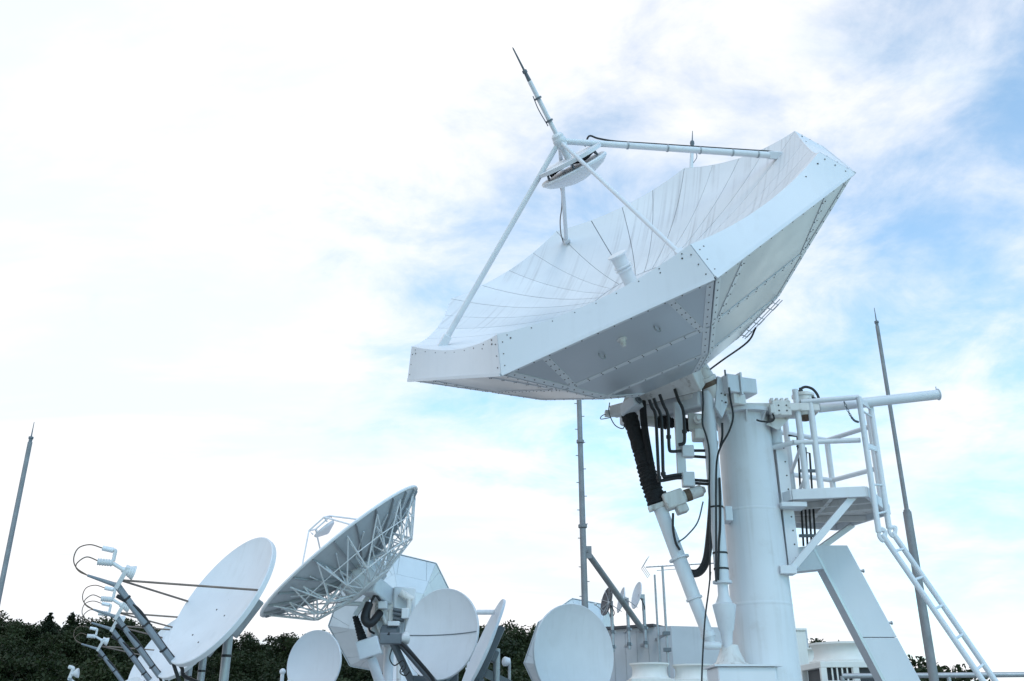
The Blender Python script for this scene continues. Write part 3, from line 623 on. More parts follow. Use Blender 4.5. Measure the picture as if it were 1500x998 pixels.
# back channels and tanks on the right side of the column
ch = MB(); xR = CX+0.36
ch.abox((xR, CY-0.12, zpy(838, CY)), (xR+0.05, CY+0.14, zpy(650, CY))); ch.abox((xR+0.05, CY-0.12, zpy(836, CY)), (xR+0.14, CY-0.09, zpy(652, CY)))
cho = ch.build('side_channel', WHITE, ant, smooth=False)
rv = MB()
for i in range(9): rv.rivet(V((xR+0.10, CY-0.12, zpy(660+i*20, CY))), -Y_, 0.012, 0.008)
rv.build('bolts', SCREW, cho)
MB().lathe((CX+0.40, CY-0.05, zpy(655, CY)), Z_, [(0, 0.09), (0.02, 0.11), (0.03, 0.075), (0.45, 0.075), (0.47, 0.05)], 14).build('cable_drum', WHITE, ant)
MB().abox((CX+0.3, CY-0.3, zpy(741, 11.7)-0.03), (CX+0.62, CY-0.02, zpy(741, 11.7)+0.03)).build('side_bracket', WHITE, ant, bevel=0.006)
MB().abox((CX-0.42, CY-0.35, zpy(752, 11.55)-0.09), (CX-0.33, CY-0.1, zpy(752, 11.55)+0.09)).build('terminal_box', WHITE, ant, bevel=0.008)

# ================================================================== access platform
ZP = at(1210, 719, 11.6).z
def pz(px, py, Y): q = at(px, py, Y); q.z = ZP; return q
FL, FR, RC, BC, BL = pz(1160, 722, 11.62), pz(1267, 716, 11.45), pz(1301, 745, 12.5), pz(1226, 770, 13.6), V((CX+0.36, 13.2, ZP))
FL2 = V((CX+0.33, 12.0, ZP))
plat = thing('access_platform', 'white steel platform with pipe guard rails bolted to the column side', 'platform', (4.2, 12.2, ZP))
poly = [FL2, FL, FR, RC, BC, BL]
MB().slab(poly, Z_, 0.03).build('deck_plate', GRIMY, plat, smooth=False)
for i in range(6):
    a, b = poly[i], poly[(i+1) % 6]
    if i == 5: continue
    MB().bar(a-Z_*0.048, b-Z_*0.048, 0.05, 0.13).build('edge_beam', WHITE, plat, bevel=0.005)
for t in (0.3, 0.62, 0.9):
    a = FL2.lerp(BL, t)-Z_*0.075; b = FL.lerp(FR, 0.5).lerp(RC.lerp(BC, 0.6), t)-Z_*0.075
    b = (FR.lerp(RC, t) if t < 0.65 else RC.lerp(BC, 0.4))-Z_*0.075
    MB().bar(a, b, 0.05, 0.08).build('joist', GRIMY, plat)
MB().bar(FL.lerp(FR, 0.55)-Z_*0.07, BL.lerp(BC, 0.6)-Z_*0.07, 0.05, 0.076).build('joist', GRIMY, plat)
pb = MB(); pb.bar(at(1250, 727, 11.55), at(1156, 838, 11.62), 0.085, 0.085, Y_); pb.build('diagonal_brace', SHEET, plat, bevel=0.006)
MB().bar(RC.lerp(BC, 0.7)-Z_*0.1, V((CX+0.36, 12.6, zpy(838, 11.7))), 0.07, 0.07).build('diagonal_brace', WHITE, plat)
MB().box(at(1152, 836, 11.64), (X_, Y_, Z_), (0.10, 0.1, 0.05)).build('brace_shoe', WHITE, plat, bevel=0.006)
def pipe(name, a, b, r, par, mt=WHITE): return MB().tube(a, b, r, None, 10).build(name, mt, par)
def post_at(px, pb_, Y, ptop):
    a = at(px, pb_, Y); a.z = ZP-0.02; b = V((a.x, a.y, at(px, ptop, Y).z)); return pipe('guard_post', a, b, 0.04, plat), a, b
_, A1, B1 = post_at(1182, 715, 11.62, 571)
_, A2, B2 = post_at(1202, 712, 11.58, 590)
_, A3, B3 = post_at(1161, 712, 12.4, 612)
_, A4, B4 = post_at(1220, 712, 13.2, 645)
a = RC+V((-0.06, 0.02, -0.1)); pipe('guard_post', a, V((a.x, a.y, at(1285, 606, a.y).z)), 0.045, plat)
zt1 = at(1257, 582, 11.5).z; zm1 = at(1217, 648, 11.6).z; zl1 = ZP+0.12
RCt = V((RC.x-0.06, RC.y+0.02, zt1-0.02)); BCt = V((B4.x, B4.y, B4.z))
for (a, b) in ((V((B2.x-0.12, B2.y, zt1-0.04)), at(1258, 582, 11.48)), (V((A1.x-0.1, A1.y, zm1)), at(1260, 645, 11.5)), (V((A1.x-0.1, A1.y, zm1)), V((CX+0.3, 11.8, zm1-0.02))),
               (BCt, V((CX+0.35, 12.6, BCt.z))), (V((BCt.x, BCt.y, at(1218, 704, 13.2).z)), V((CX+0.35, 12.6, at(1218, 704, 13.2).z))),
               (BCt, V((RC.x-0.06, RC.y+0.02, BCt.z))), (V((BCt.x, BCt.y, at(1218, 704, 13.2).z)), V((RC.x-0.06, RC.y+0.02, at(1218, 704, 13.2).z)))):
    pipe('guard_rail', a, b, 0.033, plat)
pipe('guard_brace', V((A3.x, A3.y, A3.z+0.45)), V((A1.x, A1.y, A1.z+0.62)), 0.022, plat); pipe('guard_brace', V((A3.x, A3.y, A3.z+0.05)), V((A1.x, A1.y, A1.z+0.2)), 0.022, plat)
chain = thing('safety_chain', 'short dark chain hanging from the platform guard rail', 'chain', at(1240, 592, 11.45))
for i in range(14):
    t = i/13; q = at(1237, 590, 11.45).lerp(at(1256, 618, 11.45), t)-Z_*0.07*math.sin(PI*t)
    d = (at(1256, 618, 11.45)-at(1237, 590, 11.45)-Z_*0.07*PI*math.cos(PI*t)).normalized(); x = d.cross(Y_).normalized() if i % 2 else Y_
    MB().path([q-d*0.018, q-d*0.012+x*0.01, q+d*0.012+x*0.01, q+d*0.018, q+d*0.012-x*0.01, q-d*0.012-x*0.01, q-d*0.018], 0.005, 5, 2).build('chain_link', STEEL, chain)
# black conduits climbing through the platform
for i, x in enumerate((1177, 1183, 1189, 1195)):
    a = at(x, 800, 12.3); b = at(x-9, 640+i*8, 12.3)
    o = MB().path([a, b, b+V((-0.12, 0, 0.02))], 0.014, 8, 1, False).build('conduit', BLACK, plat)
for py in (785, 690): MB().box(at(1183, py, 12.26), (X_, Y_, Z_), (0.11, 0.02, 0.018)).build('conduit_clamp', STEEL, plat)

# ================================================================== ladder
lad = thing('ladder', 'white pipe ladder hooked at the platform edge and slanting down to the roof', 'ladder', at(1300, 780, 11.6))
ra0, ra1 = at(1258, 582, 11.42), at(1285, 780, 11.42); rb0, rb1 = at(1275, 594, 11.75), at(1302, 774, 11.75)
ra1.x = ra0.x; rb1.x = rb0.x
pipe('upper_rail', ra0, ra1, 0.035, lad); pipe('upper_rail', rb0, rb1, 0.035, lad)
for t in (0.1, 0.38, 0.66, 0.87): pipe('rung', ra0.lerp(ra1, t), rb0.lerp(rb1, t), 0.014, lad)
for t in (0.02, 0.37): MB().bar(ra0.lerp(ra1, t), rb0.lerp(rb1, t)+X_*0.0, 0.02, 0.07).build('stand_off', WHITE, lad)
sa = ra1+V((0.05, 0, 0.0)); sb = rb1+V((0.05, 0, -0.0))
la0 = at(1292, 783, 11.42); la1 = at(1440, 998, 11.42); lb0 = at(1307, 780, 11.75); lb1 = at(1455, 996, 11.75)
k = (0.02-la0.z)/(la1.z-la0.z); la1 = la0+(la1-la0)*k; lb1 = lb0+(la1-la0)
pipe('lower_rail', la0, la1, 0.034, lad); pipe('lower_rail', lb0, lb1, 0.034, lad)
nr = int((la1-la0).length/0.36)
for i in range(nr):
    t = (i+0.6)/nr; pipe('rung', la0.lerp(la1, t), lb0.lerp(lb1, t), 0.016, lad)
for q, s_ in ((ra1, la0), (rb1, lb0)):
    hk = [q, q+V((0.0, 0, -0.06)), q+V((0.04, 0, -0.1)), q+V((0.02, 0, -0.02))+V((0.06, 0, 0.03)), s_+V((-0.03, 0, 0.05)), s_+V((0.0, 0, 0.07)), s_+V((0.04, 0, 0.04)), s_+V((0.02, 0, -0.04))]
    MB().path(hk, 0.024, 8, 5).build('hook', WHITE, lad)

# ================================================================== cable duct
duct = thing('cable_duct', 'wide white sheet metal cable duct slanting from the column down to the roof', 'duct', (5.0, 12.4, 0))
YD = 12.35
tl_, tr_ = at(1191, 806, YD), at(1241, 798, YD); tr_.z = tl_.z = at(1215, 799, YD).z
br_ = at(1349, 998, YD); dirD = (br_-tr_).normalized()
kk = (0.0-tr_.z)/dirD.z; w = (tr_.x-tl_.x)
def duct_piece(t0, t1, name, mt, g=0.0):
    a = tl_+dirD*t0; b = tr_+dirD*t0; c = tr_+dirD*t1; d_ = tl_+dirD*t1
    return MB().slab([a, b, c, d_], -Y_, 0.24).build(name, mt, duct, smooth=False, bevel=0.006)
tj = (at(1306, 940, YD)-tr_).length*0.985
duct_piece(0.0, tj-0.004, 'duct_section', SHEET); duct_piece(tj+0.004, kk, 'duct_section', SHEET)
MB().slab([tl_+V((-0.02, -0.004, 0)), tl_+V((0.02, -0.004, 0)), tl_+dirD*kk+V((0.02, -0.004, 0)), tl_+dirD*kk+V((-0.02, -0.004, 0))], -Y_, 0.25).build('duct_flange', ALU, duct, smooth=False)
for t in (0.35, 1.05, 1.95, 2.1, 2.9):
    MB().lathe(tr_+dirD*t+V((0, 0.03, 0)), X_, [(0, 0.016), (0.035, 0.016), (0.036, 0.024), (0.05, 0.024)], 8).build('clip_bolt', GALV, duct)
hd = MB(); q0 = V((CX+0.36, YD-0.0, tl_.z-0.42)); hd.add([(q0.x, YD, tl_.z-0.36), (tl_.x+0.1, YD, tl_.z-0.30), (tl_.x+0.02, YD, tl_.z-0.0), (q0.x, YD, tl_.z-0.06), (q0.x, YD+0.24, tl_.z-0.36), (tl_.x+0.1, YD+0.24, tl_.z-0.30), (tl_.x+0.02, YD+0.24, tl_.z-0.0), (q0.x, YD+0.24, tl_.z-0.06)], [(0,1,2,3),(7,6,5,4),(3,2,6,7),(0,4,5,1),(0,3,7,4),(1,5,6,2)])
hd.build('duct_head', SHEET, duct, smooth=False)

# ================================================================== masts
def mast(label, base, ztop_, r0, r1, joints, mt, rodlen=0.5, name='lightning_mast', steps=False):
    t = thing(name, label, 'mast', (base.x, base.y, 0), None)
    prof = [(0, r0*1.02)]; zs_ = [0]+joints+[ztop_]
    body = MB(); n = len(zs_)-1
    for i in range(n):
        ra = r0+(r1-r0)*i/max(1, n-1) if n > 1 else r0
        rb = ra*0.9 if n > 1 else r1
        body = MB().lathe((base.x, base.y, zs_[i]), Z_, [(0, ra), (zs_[i+1]-zs_[i]+(0.0), rb)], 14); so_ = body.build('pole_section', mt, t)
        if i: MB().lathe((base.x, base.y, zs_[i]-0.05), Z_, [(0, ra*1.12), (0.02, ra*1.5), (0.08, ra*1.5), (0.10, ra*1.1)], 12).build('joint_flange', mt, t)
    if rodlen:
        MB().lathe((base.x, base.y, ztop_), Z_, [(0, r1*0.8), (0.06, r1*0.8), (0.07, r1*1.1), (0.11, r1*1.1), (0.12, 0.014), (rodlen, 0.006)], 8).build('rod_tip', STEEL, t)
    MB().abox((base.x-0.25, base.y-0.25, 0.0), (base.x+0.25, base.y+0.25, 0.03)).build('base_plate', mt, t)
    return t
q = at(1327, 740, 18); rm = mast('tall tapering grey mast behind the slanting white ladder', q, zpy(478, 18), 0.088, 0.042, [zpy(750, 18)], MASTM, 0.42)
q = at(25, 743, 18); lm = mast('slim grey mast standing apart left of the row of offset dishes', q, zpy(648, 18), 0.054, 0.044, [], MASTM, 0.42)
q = at(852.5, 736, 22); cm = mast('stepped steel mast with diagonal brace rising behind the octagonal dish', q, zpy(430, 22), 0.08, 0.062, [zpy(771, 22), zpy(647, 22)], MASTM, 0.5, 'braced_mast')
a = V((q.x+0.05, q.y, zpy(806, 22))); b = at(940, 921, 24.5)
MB().tube(a, b, 0.075, None, 12).build('diagonal_brace', MASTM, cm)
MB().box(a+V((0.05, 0, -0.05)), (X_, Y_, Z_), (0.09, 0.02, 0.14)).build('gusset', MASTM, cm)
for i in range(26):
    z = 3.0+i*0.33; MB().tube(V((q.x, q.y, z)), V((q.x+(0.12 if i % 2 else -0.12), q.y-0.02, z)), 0.010, None, 6).build('climbing_step', MASTM, cm)

# ================================================================== round dishes
def pose(px, py, Y, hm, ratio, dx_, dy_, front=True):
    c = at(px, py, Y); r = (c-EYE).normalized(); right = r.cross(Z_); right = X_-r*X_.dot(r); right.normalize(); up = right.cross(r).normalized()
    d = (right*dx_+up*dy_).normalized(); s_ = math.sqrt(1-ratio*ratio)
    n = (-r*ratio if front else r*ratio)+d*s_
    e_minor = (r*s_+d*ratio) if front else (-r*s_+d*ratio)     # in-plane direction whose image points along d
    e_major = n.cross(e_minor)
    return c, n.normalized(), e_major.normalized(), e_minor.normalized(), hm/ppm(c)
def reflector_mesh(c, n, R, depth, lip=0.03, t=0.03, seg=56):
    mb = MB(); prof = []
    for i in range(9): r = R*i/8; prof.append((-depth*(1-(r/R)**2), max(r, 1e-4)))
    prof += [(0.004, R+0.008), (-0.002, R+0.02), (-lip, R+0.018)]
    for i in range(8, -1, -1): r = (R-0.01)*i/8; prof.append((-depth*(1-(r/R)**2)-t, max(r, 1e-4)))
    mb.lathe(c, n, prof, seg, False); return mb
def deck_pole(par, top, r, mt=GALV, name='pole'):
    return MB().lathe((top.x, top.y, 0), Z_, [(0, r*2.2), (0.02, r*2.2), (0.021, r), (top.z, r), (top.z+0.005, r*0.6)], 16).build(name, mt, par)

# ---- row of offset dishes
c, n, eM, em, R = pose(322, 876, 11.5, 104, 0.36, -0.817, 0.577)
if eM.z > 0: eM = -eM                                       # eM points to the lower end
od = thing('offset_dish', 'large offset dish with rusty brown struts, foremost of the slanted row', 'satellite dish', (c.x, c.y, 0), None)
reflector_mesh(c, n, R, 0.16, 0.06, 0.03).build('reflector', DISH, od)
fp = at(172, 858, 10.95)                                     # feed plate foot
low = c+eM*R*1.0+n*0.0
bm = MB(); bd = (low-fp).normalized(); bm.bar(fp-bd*0.02, low+bd*0.05, 0.058, 0.066, n); bo = bm.build('boom', BOOM, od, bevel=0.012)
for t in (0.17, 0.52, 0.86): q = fp.lerp(low, t); MB().bar(q-bd*0.012, q+bd*0.012, 0.066, 0.074, n).build('cable_band', BLACK, bo)
MB().path([fp+bd*0.05+eM*0.075-n*0.02, fp.lerp(low, 0.25)-n*0.09+em*-0.02, fp.lerp(low, 0.55)-n*0.10, fp.lerp(low, 0.85)-n*0.10, low-n*0.16, low-n*0.25+em*0.1-Z_*0.08, low-n*0.45-em*0.2+Z_*0.0], 0.022, 8).build('boom_cable', BLACK, od)
MB().path([fp.lerp(low, 0.86)-n*0.1, low-n*0.2-Z_*0.2, low-n*0.35-Z_*0.28-em*0.15, low-n*0.6-Z_*0.1-em*0.4], 0.022, 8).build('boom_cable', BLACK, od)
fa = at(187, 832, 10.9); pd = (fa-fp).normalized()
MB().bar(fp-pd*0.03, fa+pd*0.02, 0.10, 0.05, bd).build('feed_plate', FEEDM, od, bevel=0.006)
wg = at(176, 853, 10.93)
tube_end = at(128, 843, 10.75)
MB().lathe(fp, tube_end-fp, [(0, 0.035), (0.05, 0.026), ((tube_end-fp).length*0.6, 0.02), ((tube_end-fp).length, 0.014)], 10).build('boom_tip', BOOM, od)
for i, (px, py, Yq, mt) in enumerate(((378, 863, None, BROWN), (268, 881, None, BROWN))):
    e_ = (c-em*R*0.93-eM*R*0.36) if i == 0 else (c+em*R*0.95+eM*R*0.30)
    MB().tube(at(176, 850, 10.93), e_, 0.0125, None, 8).build('strut', mt, od)
hd_ = at(181, 835, 10.88); tgt = (c-eM*R*0.0-hd_).normalized()
fh = MB(); fh.lathe(hd_, tgt, [(-0.02, 0.03), (0.02, 0.036), (0.045, 0.054), (0.05, 0.05), (0.07, 0.066), (0.075, 0.062), (0.095, 0.076), (0.1, 0.073), (0.115, 0.082), (0.12, 0.082), (0.12, 0.07), (0.05, 0.025)], 20); fh.build('feed_horn', FEEDM, od)
l1 = at(165, 825, 10.85); l2_ = at(143, 823, 10.8)
MB().tube(hd_, l1, 0.022, None, 10).build('waveguide', FEEDM, od)
lb = MB(); pr = []; ll = (l2_-l1).length
for i in range(12): pr.append((ll*i/11, 0.042 if i % 2 else 0.033))
lb.lathe(l1, l2_-l1, pr, 14); lb.build('finned_amplifier', FEEDM, od)
u1 = at(169, 807, 10.85); u0 = at(166, 822, 10.85); u2 = at(150, 803, 10.8)
MB().path([u0, u0.lerp(u1, 0.6), u1, u1.lerp(u2, 0.2)], 0.021, 10, 4).build('waveguide_elbow', FEEDM, od)
MB().tube(u1.lerp(u2, 0.15), u2, 0.031, 0.029, 12).build('converter', SHEET, od)
wire('feed_cable', [(150, 803), (132, 798), (115, 803), (108, 818), (112, 832), (128, 843)], 0.007, 10.8, CABLE, od)
wire('feed_cable', [(144, 822), (128, 816), (116, 822), (111, 830), (117, 838), (128, 843)], 0.007, 10.8, CABLE, od)
# rear mount
bkp = c-n*0.2; MB().box(bkp-n*0.1, (n, eM, em), (0.12, 0.25, 0.2)).build('rear_mount', GALV, od, bevel=0.02)
ptop = c-n*0.38-eM*0.1; ptop.x = at(335, 930, ptop.y).x
po = deck_pole(od, ptop+Z_*0.1, 0.055)
MB().bar(bkp-n*0.05, ptop, 0.12, 0.14).build('mount_arm', STEEL, od)
for z in (1.9, 2.35): MB().lathe((ptop.x, ptop.y, z), Z_, [(0, 0.06), (0.03, 0.06)], 14).build('pole_band', BLACK, po)
rv = MB()
for u, v in ((0.15, 0.1), (0.15, -0.25), (0.62, 0.12), (0.6, -0.22)):
    p0 = c+eM*R*u-em*R*v; rr = (u*u+v*v); p0 -= n*0.16*(1-rr); rv.rivet(p0, n, 0.012, 0.008)
rv.build('bolts', SCREW, od)
labs = ['offset dish half hidden directly behind the dish with rusty struts', 'offset dish third back in the slanted row, before the low one', 'lowest offset dish of the slanted row, against the dark trees']
for i, (px, py, Y) in enumerate(((171, 901, 14.3), (165, 917, 16.2), (144, 951, 20.0))):
    o = copy_tree(od); tgt_ = at(px, py, Y); dd = tgt_-fp; o.location = od.location+V((dd.x, dd.y, min(0, dd.z))); o['label'] = labs[i]
# small feed seen at the lower left corner
sf = thing('offset_dish', 'small offset dish whose white feed shows low before the dark trees', 'satellite dish', (at(110, 1050, 19).x, 19, 0))
c2, n2, eM2, em2, R2 = pose(170, 1035, 19, 48, 0.4, -0.817, 0.577)
reflector_mesh(c2, n2, R2, 0.1).build('reflector', DISH, sf)
MB().tube(at(101, 993, 18.6), at(150, 1062, 18.9), 0.04).build('boom', BOOM, sf)
MB().lathe(at(104, 987, 18.6), V((1, 0.2, 0.1)), [(0, 0.04), (0.06, 0.05), (0.09, 0.08), (0.13, 0.09)], 12).build('feed_horn', FEEDM, sf)
MB().path([at(101, 996, 18.6), at(106, 984, 18.6), at(107, 979, 18.6), at(101, 977, 18.6)], 0.035, 8, 3).build('waveguide_elbow', FEEDM, sf)
for dy_ in (0, 4): MB().tube(at(100, 993+dy_*0.5, 18.6), c2+em2*R2*(0.9 if dy_ else -0.9), 0.012).build('strut', FEEDM, sf)
deck_pole(sf, V((c2.x+0.2, 19.2, c2.z)), 0.05)

# ---- round dish with steel feed arms
c, n, eM, em, R = pose(645, 928, 19, 64, 0.80, -0.95, 0.30)
if eM.z > 0: eM = -eM
rd = thing('round_dish', 'round white dish with a horizontal seam and dark grey feed arms', 'satellite dish', (c.x, c.y, 0))
reflector_mesh(c, n, R, 0.15, 0.05, 0.03).build('reflector', DISH, rd)
hx = n.cross(Z_).normalized(); pts = []
for i in range(17):
    x = (-1+2*i/16)*R*0.985; pts.append(c+hx*x-n*(0.15*(1-(x/R)**2)-0.006))
MB().path(pts, 0.009, 5, 1, False).build('joint_seam', STEEL, rd)
fq = at(573, 936, 18.2)
for a, b in (((578, 932), (640, 1005)), ((575, 940), (606, 1005))):
    MB().bar(at(*a, 18.25), at(b[0], b[1], 18.85), 0.09, 0.12).build('feed_arm', STEEL, rd, bevel=0.01)
MB().bar(at(604, 994, 18.8), at(650, 996, 19.2), 0.1, 0.1).build('cross_member', STEEL, rd)
MB().path([at(568, 928, 18.1), at(590, 945, 18.2), at(612, 968, 18.4), at(632, 992, 18.6), at(640, 1010, 18.7)], 0.035, 8).build('arm_cable', BLACK, rd)
MB().box(fq, (X_, Y_, Z_), (0.2, 0.12, 0.1)).build('feed_box', STEEL, rd, bevel=0.02)
MB().lathe(fq+X_*0.15, (c-fq), [(0, 0.06), (0.1, 0.08), (0.16, 0.12)], 14).build('feed_horn', FEEDM, rd)
MB().box(at(660, 985, 19.6), (X_, Y_, Z_), (0.15, 0.15, 0.3)).build('rear_mount', STEEL, rd, bevel=0.02)
MB().bar(at(650, 996, 19.2), at(675, 975, 19.7), 0.1, 0.12).build('mount_arm', STEEL, rd)
deck_pole(rd, V((at(655, 980, 19.6).x, 19.6, at(655, 975, 19.6).z)), 0.08)
for pts in (((574, 950), (571, 965), (578, 975), (590, 968), (594, 978), (588, 985)), ((590, 975), (586, 985), (594, 990), (600, 984))):
    MB().path([at(x, y, 18.3) for x, y in pts], 0.012, 6).build('coiled_lead', BLACK, rd)

# ---- plain dishes
def plain_dish(label, px, py, Y, hm, ratio, dx_, dy_, front=True, depth=0.12, feed=True):
    c, n, eM, em, R = pose(px, py, Y, hm, ratio, dx_, dy_, front)
    t = thing('round_dish', label, 'satellite dish', (c.x, c.y, 0))
    reflector_mesh(c, n, R, depth, 0.045, 0.03).build('reflector', DISH, t)
    pt_ = c-n*(depth+0.22)
    MB().bar(c-n*(depth+0.02), pt_, 0.2, 0.2).build('rear_mount', STEEL, t, bevel=0.02)
    deck_pole(t, pt_+Z_*0.15, 0.06)
    if feed:
        e_ = eM if eM.z < 0 else -eM; fpt = c+n*R*1.0+e_*R*0.75
        MB().tube(c+e_*R*0.98, fpt, 0.025).build('feed_arm', BOOM, t)
        MB().lathe(fpt, (c-fpt), [(-0.12, 0.04), (0, 0.04), (0.05, 0.06), (0.1, 0.08)], 12).build('feed_horn', FEEDM, t)
    return t, c, n, eM, em, R
plain_dish('pale oval dish standing alone before the trees beside the lattice dish', 459, 972, 20, 46, 0.80, -0.98, 0.2)
plain_dish('big plain white dish in front of the faceted dish near the penthouse', 842, 958, 18, 70, 0.81, 1.0, 0.12, True, 0.16, False)
t, c, n, eM, em, R = plain_dish('edge on white dish tilted up beside the white guard frame', 703, 952, 17, 78, 0.09, -0.91, 0.42, True, 0.10, False)
e_ = eM if eM.z < 0 else -eM
for s in (-0.25, 0.25): MB().bar(c-n*0.17+em*s-e_*R*0.55, c-n*0.17+em*s+e_*R*0.98, 0.08, 0.1).build('rear_beam', STEEL, t)
MB().bar(c-n*0.22-em*0.4+e_*R*0.5, c-n*0.22+em*0.4+e_*R*0.5, 0.08, 0.1).build('rear_beam', STEEL, t)
tq = at(699, 897, 17.2); MB().tube(tq, at(724, 897, 17.1), 0.045).build('side_pipe', WHITE, t)
MB().bar(c-n*0.25+e_*0.3, c-n*0.8+e_*0.3, 0.1, 0.14).build('mount_beam', STEEL, t)
# three little dishes clamped to the penthouse wall
YW = 29.4
specs = (('dark mesh dish on the first wall pole near the faceted dishes', 888, 881, 20, 0.33, 895.5, 882, 955, MESHM), ('thin white dish on the middle of three wall poles', 909, 879, 18, 0.16, 918.5, 876, 951, DISH),
         ('white dish on the wall pole next to the television aerial', 932, 872, 19, 0.28, 942, 871, 949, DISH))
for lab, px, py, hm, ra, ppx, y0, y1, mt in specs:
    c, n, eM, em, R = pose(px, py, YW, hm, ra, -0.96, 0.28)
    pt0 = at(ppx, y0, YW+0.1); pt1 = V((pt0.x, pt0.y, zpy(y1, YW)))
    t = thing('wall_dish', lab, 'satellite dish', pt1)
    reflector_mesh(c, n, R, 0.09, 0.02, 0.02, 32).build('reflector', mt, t)
    if mt is MESHM:
        for k in range(4): MB().path([c+(eM*math.cos(PI*k/4)+em*math.sin(PI*k/4))*R*s_ +n*(0.02-0.09*(1-s_*s_)) for s_ in (-1, -0.5, 0, 0.5, 1)], 0.012, 5, 2).build('mesh_rib', GALV, t)
    MB().tube(pt0, pt1, 0.05).build('pole', GALV, t)
    MB().bar(c-n*0.1, V((pt0.x, pt0.y, c.z-0.05)), 0.12, 0.12).build('clamp', GALV, t)
    MB().tube(c+n*0.36+Z_*-0.2, c-eM*0+n*-0.02+Z_*-R*0.9, 0.012).build('feed_arm', GALV, t); MB().ball(c+n*0.36-Z_*0.18, 0.045).build('feed_horn', FEEDM, t)
    for z in (pt1.z+0.12, pt1.z+0.55):
        MB().abox((pt0.x-0.03, pt0.y+0.0, z), (pt0.x+0.10, pt0.y+1.1, z+0.06)).build('wall_bracket', GALV, t)
        MB().lathe((pt0.x, pt0.y, z-0.02), Z_, [(0, 0.065), (0.10, 0.065)], 10).build('pole_collar', STEEL, t)
    MB().path([c-n*0.1, c-n*0.15-Z_*0.3+X_*0.1, V((pt0.x-0.04, pt0.y, c.z-0.45)), V((pt0.x-0.03, pt0.y, c.z-0.2))], 0.012, 6).build('lead', BLACK, t)

# ================================================================== far octagonal antennas (same make)
def far_octagon(label, px, py, Y, R, axis, mastcol=WHITE):
    c = at(px, py, Y); t = thing('dish_antenna', label, 'antenna', (c.x, c.y, 0))
    fr = Frame(c+V(axis).normalized()*R*0.3, V((1, 0.2, 0.15)), axis, R); octagonal_reflector(t, fr, False)
    hp = fr.p(0, 0, -0.9); MB().lathe((hp.x, hp.y, 0), Z_, [(0, 0.6), (hp.z, 0.42)], 24).build('column', mastcol, t)
    MB().bar(fr.p(0, 0, -0.64), hp, 0.5, 0.5).build('hub_frame', GRIMY, t)
    for s in (0, 2, 4, 6): MB().tube(fr.p(0.88, OA*s, fr.zs(0.88)), fr.p(0, 0, 0.47), 0.05).build('feed_leg', WHITE, t)
    MB().lathe(fr.p(0, 0, 0.38), -fr.e3, [(0, 0.02), (0, 0.4), (0.05, 0.4), (0.2, 0.2), (0.24, 0.02)], 20).build('subreflector', WHITE, t)
    return t
far_octagon('faceted white dish antenna seen from behind, beyond the lattice dish', 580, 906, 33, 2.05, (-0.35, 0.80, 0.48))
far_octagon('faceted white dish antenna behind the big plain dish near the penthouse', 845, 957, 36, 1.85, (-0.45, 0.75, 0.48))

# ================================================================== lattice backed dish
c, n, eM, em, R = pose(500.5, 806.5, 21, 140, 0.13, -0.647, 0.762, False)
lt = thing('lattice_dish', 'large dish seen from behind with white lattice truss ribs', 'antenna', (at(567, 960, 22).x, 22, 0))
LF = Frame(c, eM, n, R, 0.26)
shell = MB(); vs = []; NA2, NR2 = 48, 6
for i in range(NA2):
    for k in range(NR2+1):
        r = 0.08+0.91*k/NR2; vs.append(LF.p(r, 2*PI*i/NA2, LF.zs(r)+0.006))
shell.add(vs, [(i*(NR2+1)+k, ((i+1) % NA2)*(NR2+1)+k, ((i+1) % NA2)*(NR2+1)+k+1, i*(NR2+1)+k+1) for i in range(NA2) for k in range(NR2)]); sho = shell.build('reflector', DISH, lt)
NG = 24
for g in range(NG):
    a0, a1 = 2*PI*g/NG, 2*PI*(g+1)/NG
    for (ra, rb) in ((0.12, 0.58), (0.585, 1.0)):
        vs = []; n_r = 4
        for lay in (0, 1):
            for i in range(3):
                for k in range(n_r+1):
                    r = ra+(rb-ra)*k/n_r; a = a0+(a1-a0)*(0.02+0.96*i/2); vs.append(LF.p(r, a, LF.zs(r)-lay*0.008))
        o1 = 3*(n_r+1); fs = []
        for i in range(2):
            for k in range(n_r):
                q = (i*(n_r+1)+k, (i+1)*(n_r+1)+k, (i+1)*(n_r+1)+k+1, i*(n_r+1)+k+1); fs += [q[::-1], tuple(o1+j for j in q)]
        for i in range(2): a_, b_ = i*(n_r+1)+n_r, (i+1)*(n_r+1)+n_r; fs.append((b_, a_, o1+a_, o1+b_))
        MB().add(vs, fs).build('back_panel', BACKP, sho)
    rb_ = MB(); pts = [LF.p(r, a0, LF.zs(r)-0.022) for r in (0.12, 0.3, 0.5, 0.7, 0.85, 0.99)]
    for i in range(5): rb_.bar(pts[i], pts[i+1], 0.02, 0.045, n)
    rb_.build('rib', RIBM, sho, smooth=False)
MB().path([LF.p(1.005, 2*PI*i/48, 0.0) for i in range(49)], 0.035, 6, 1, False).build('rim', LATTICE, lt)
NT = 16
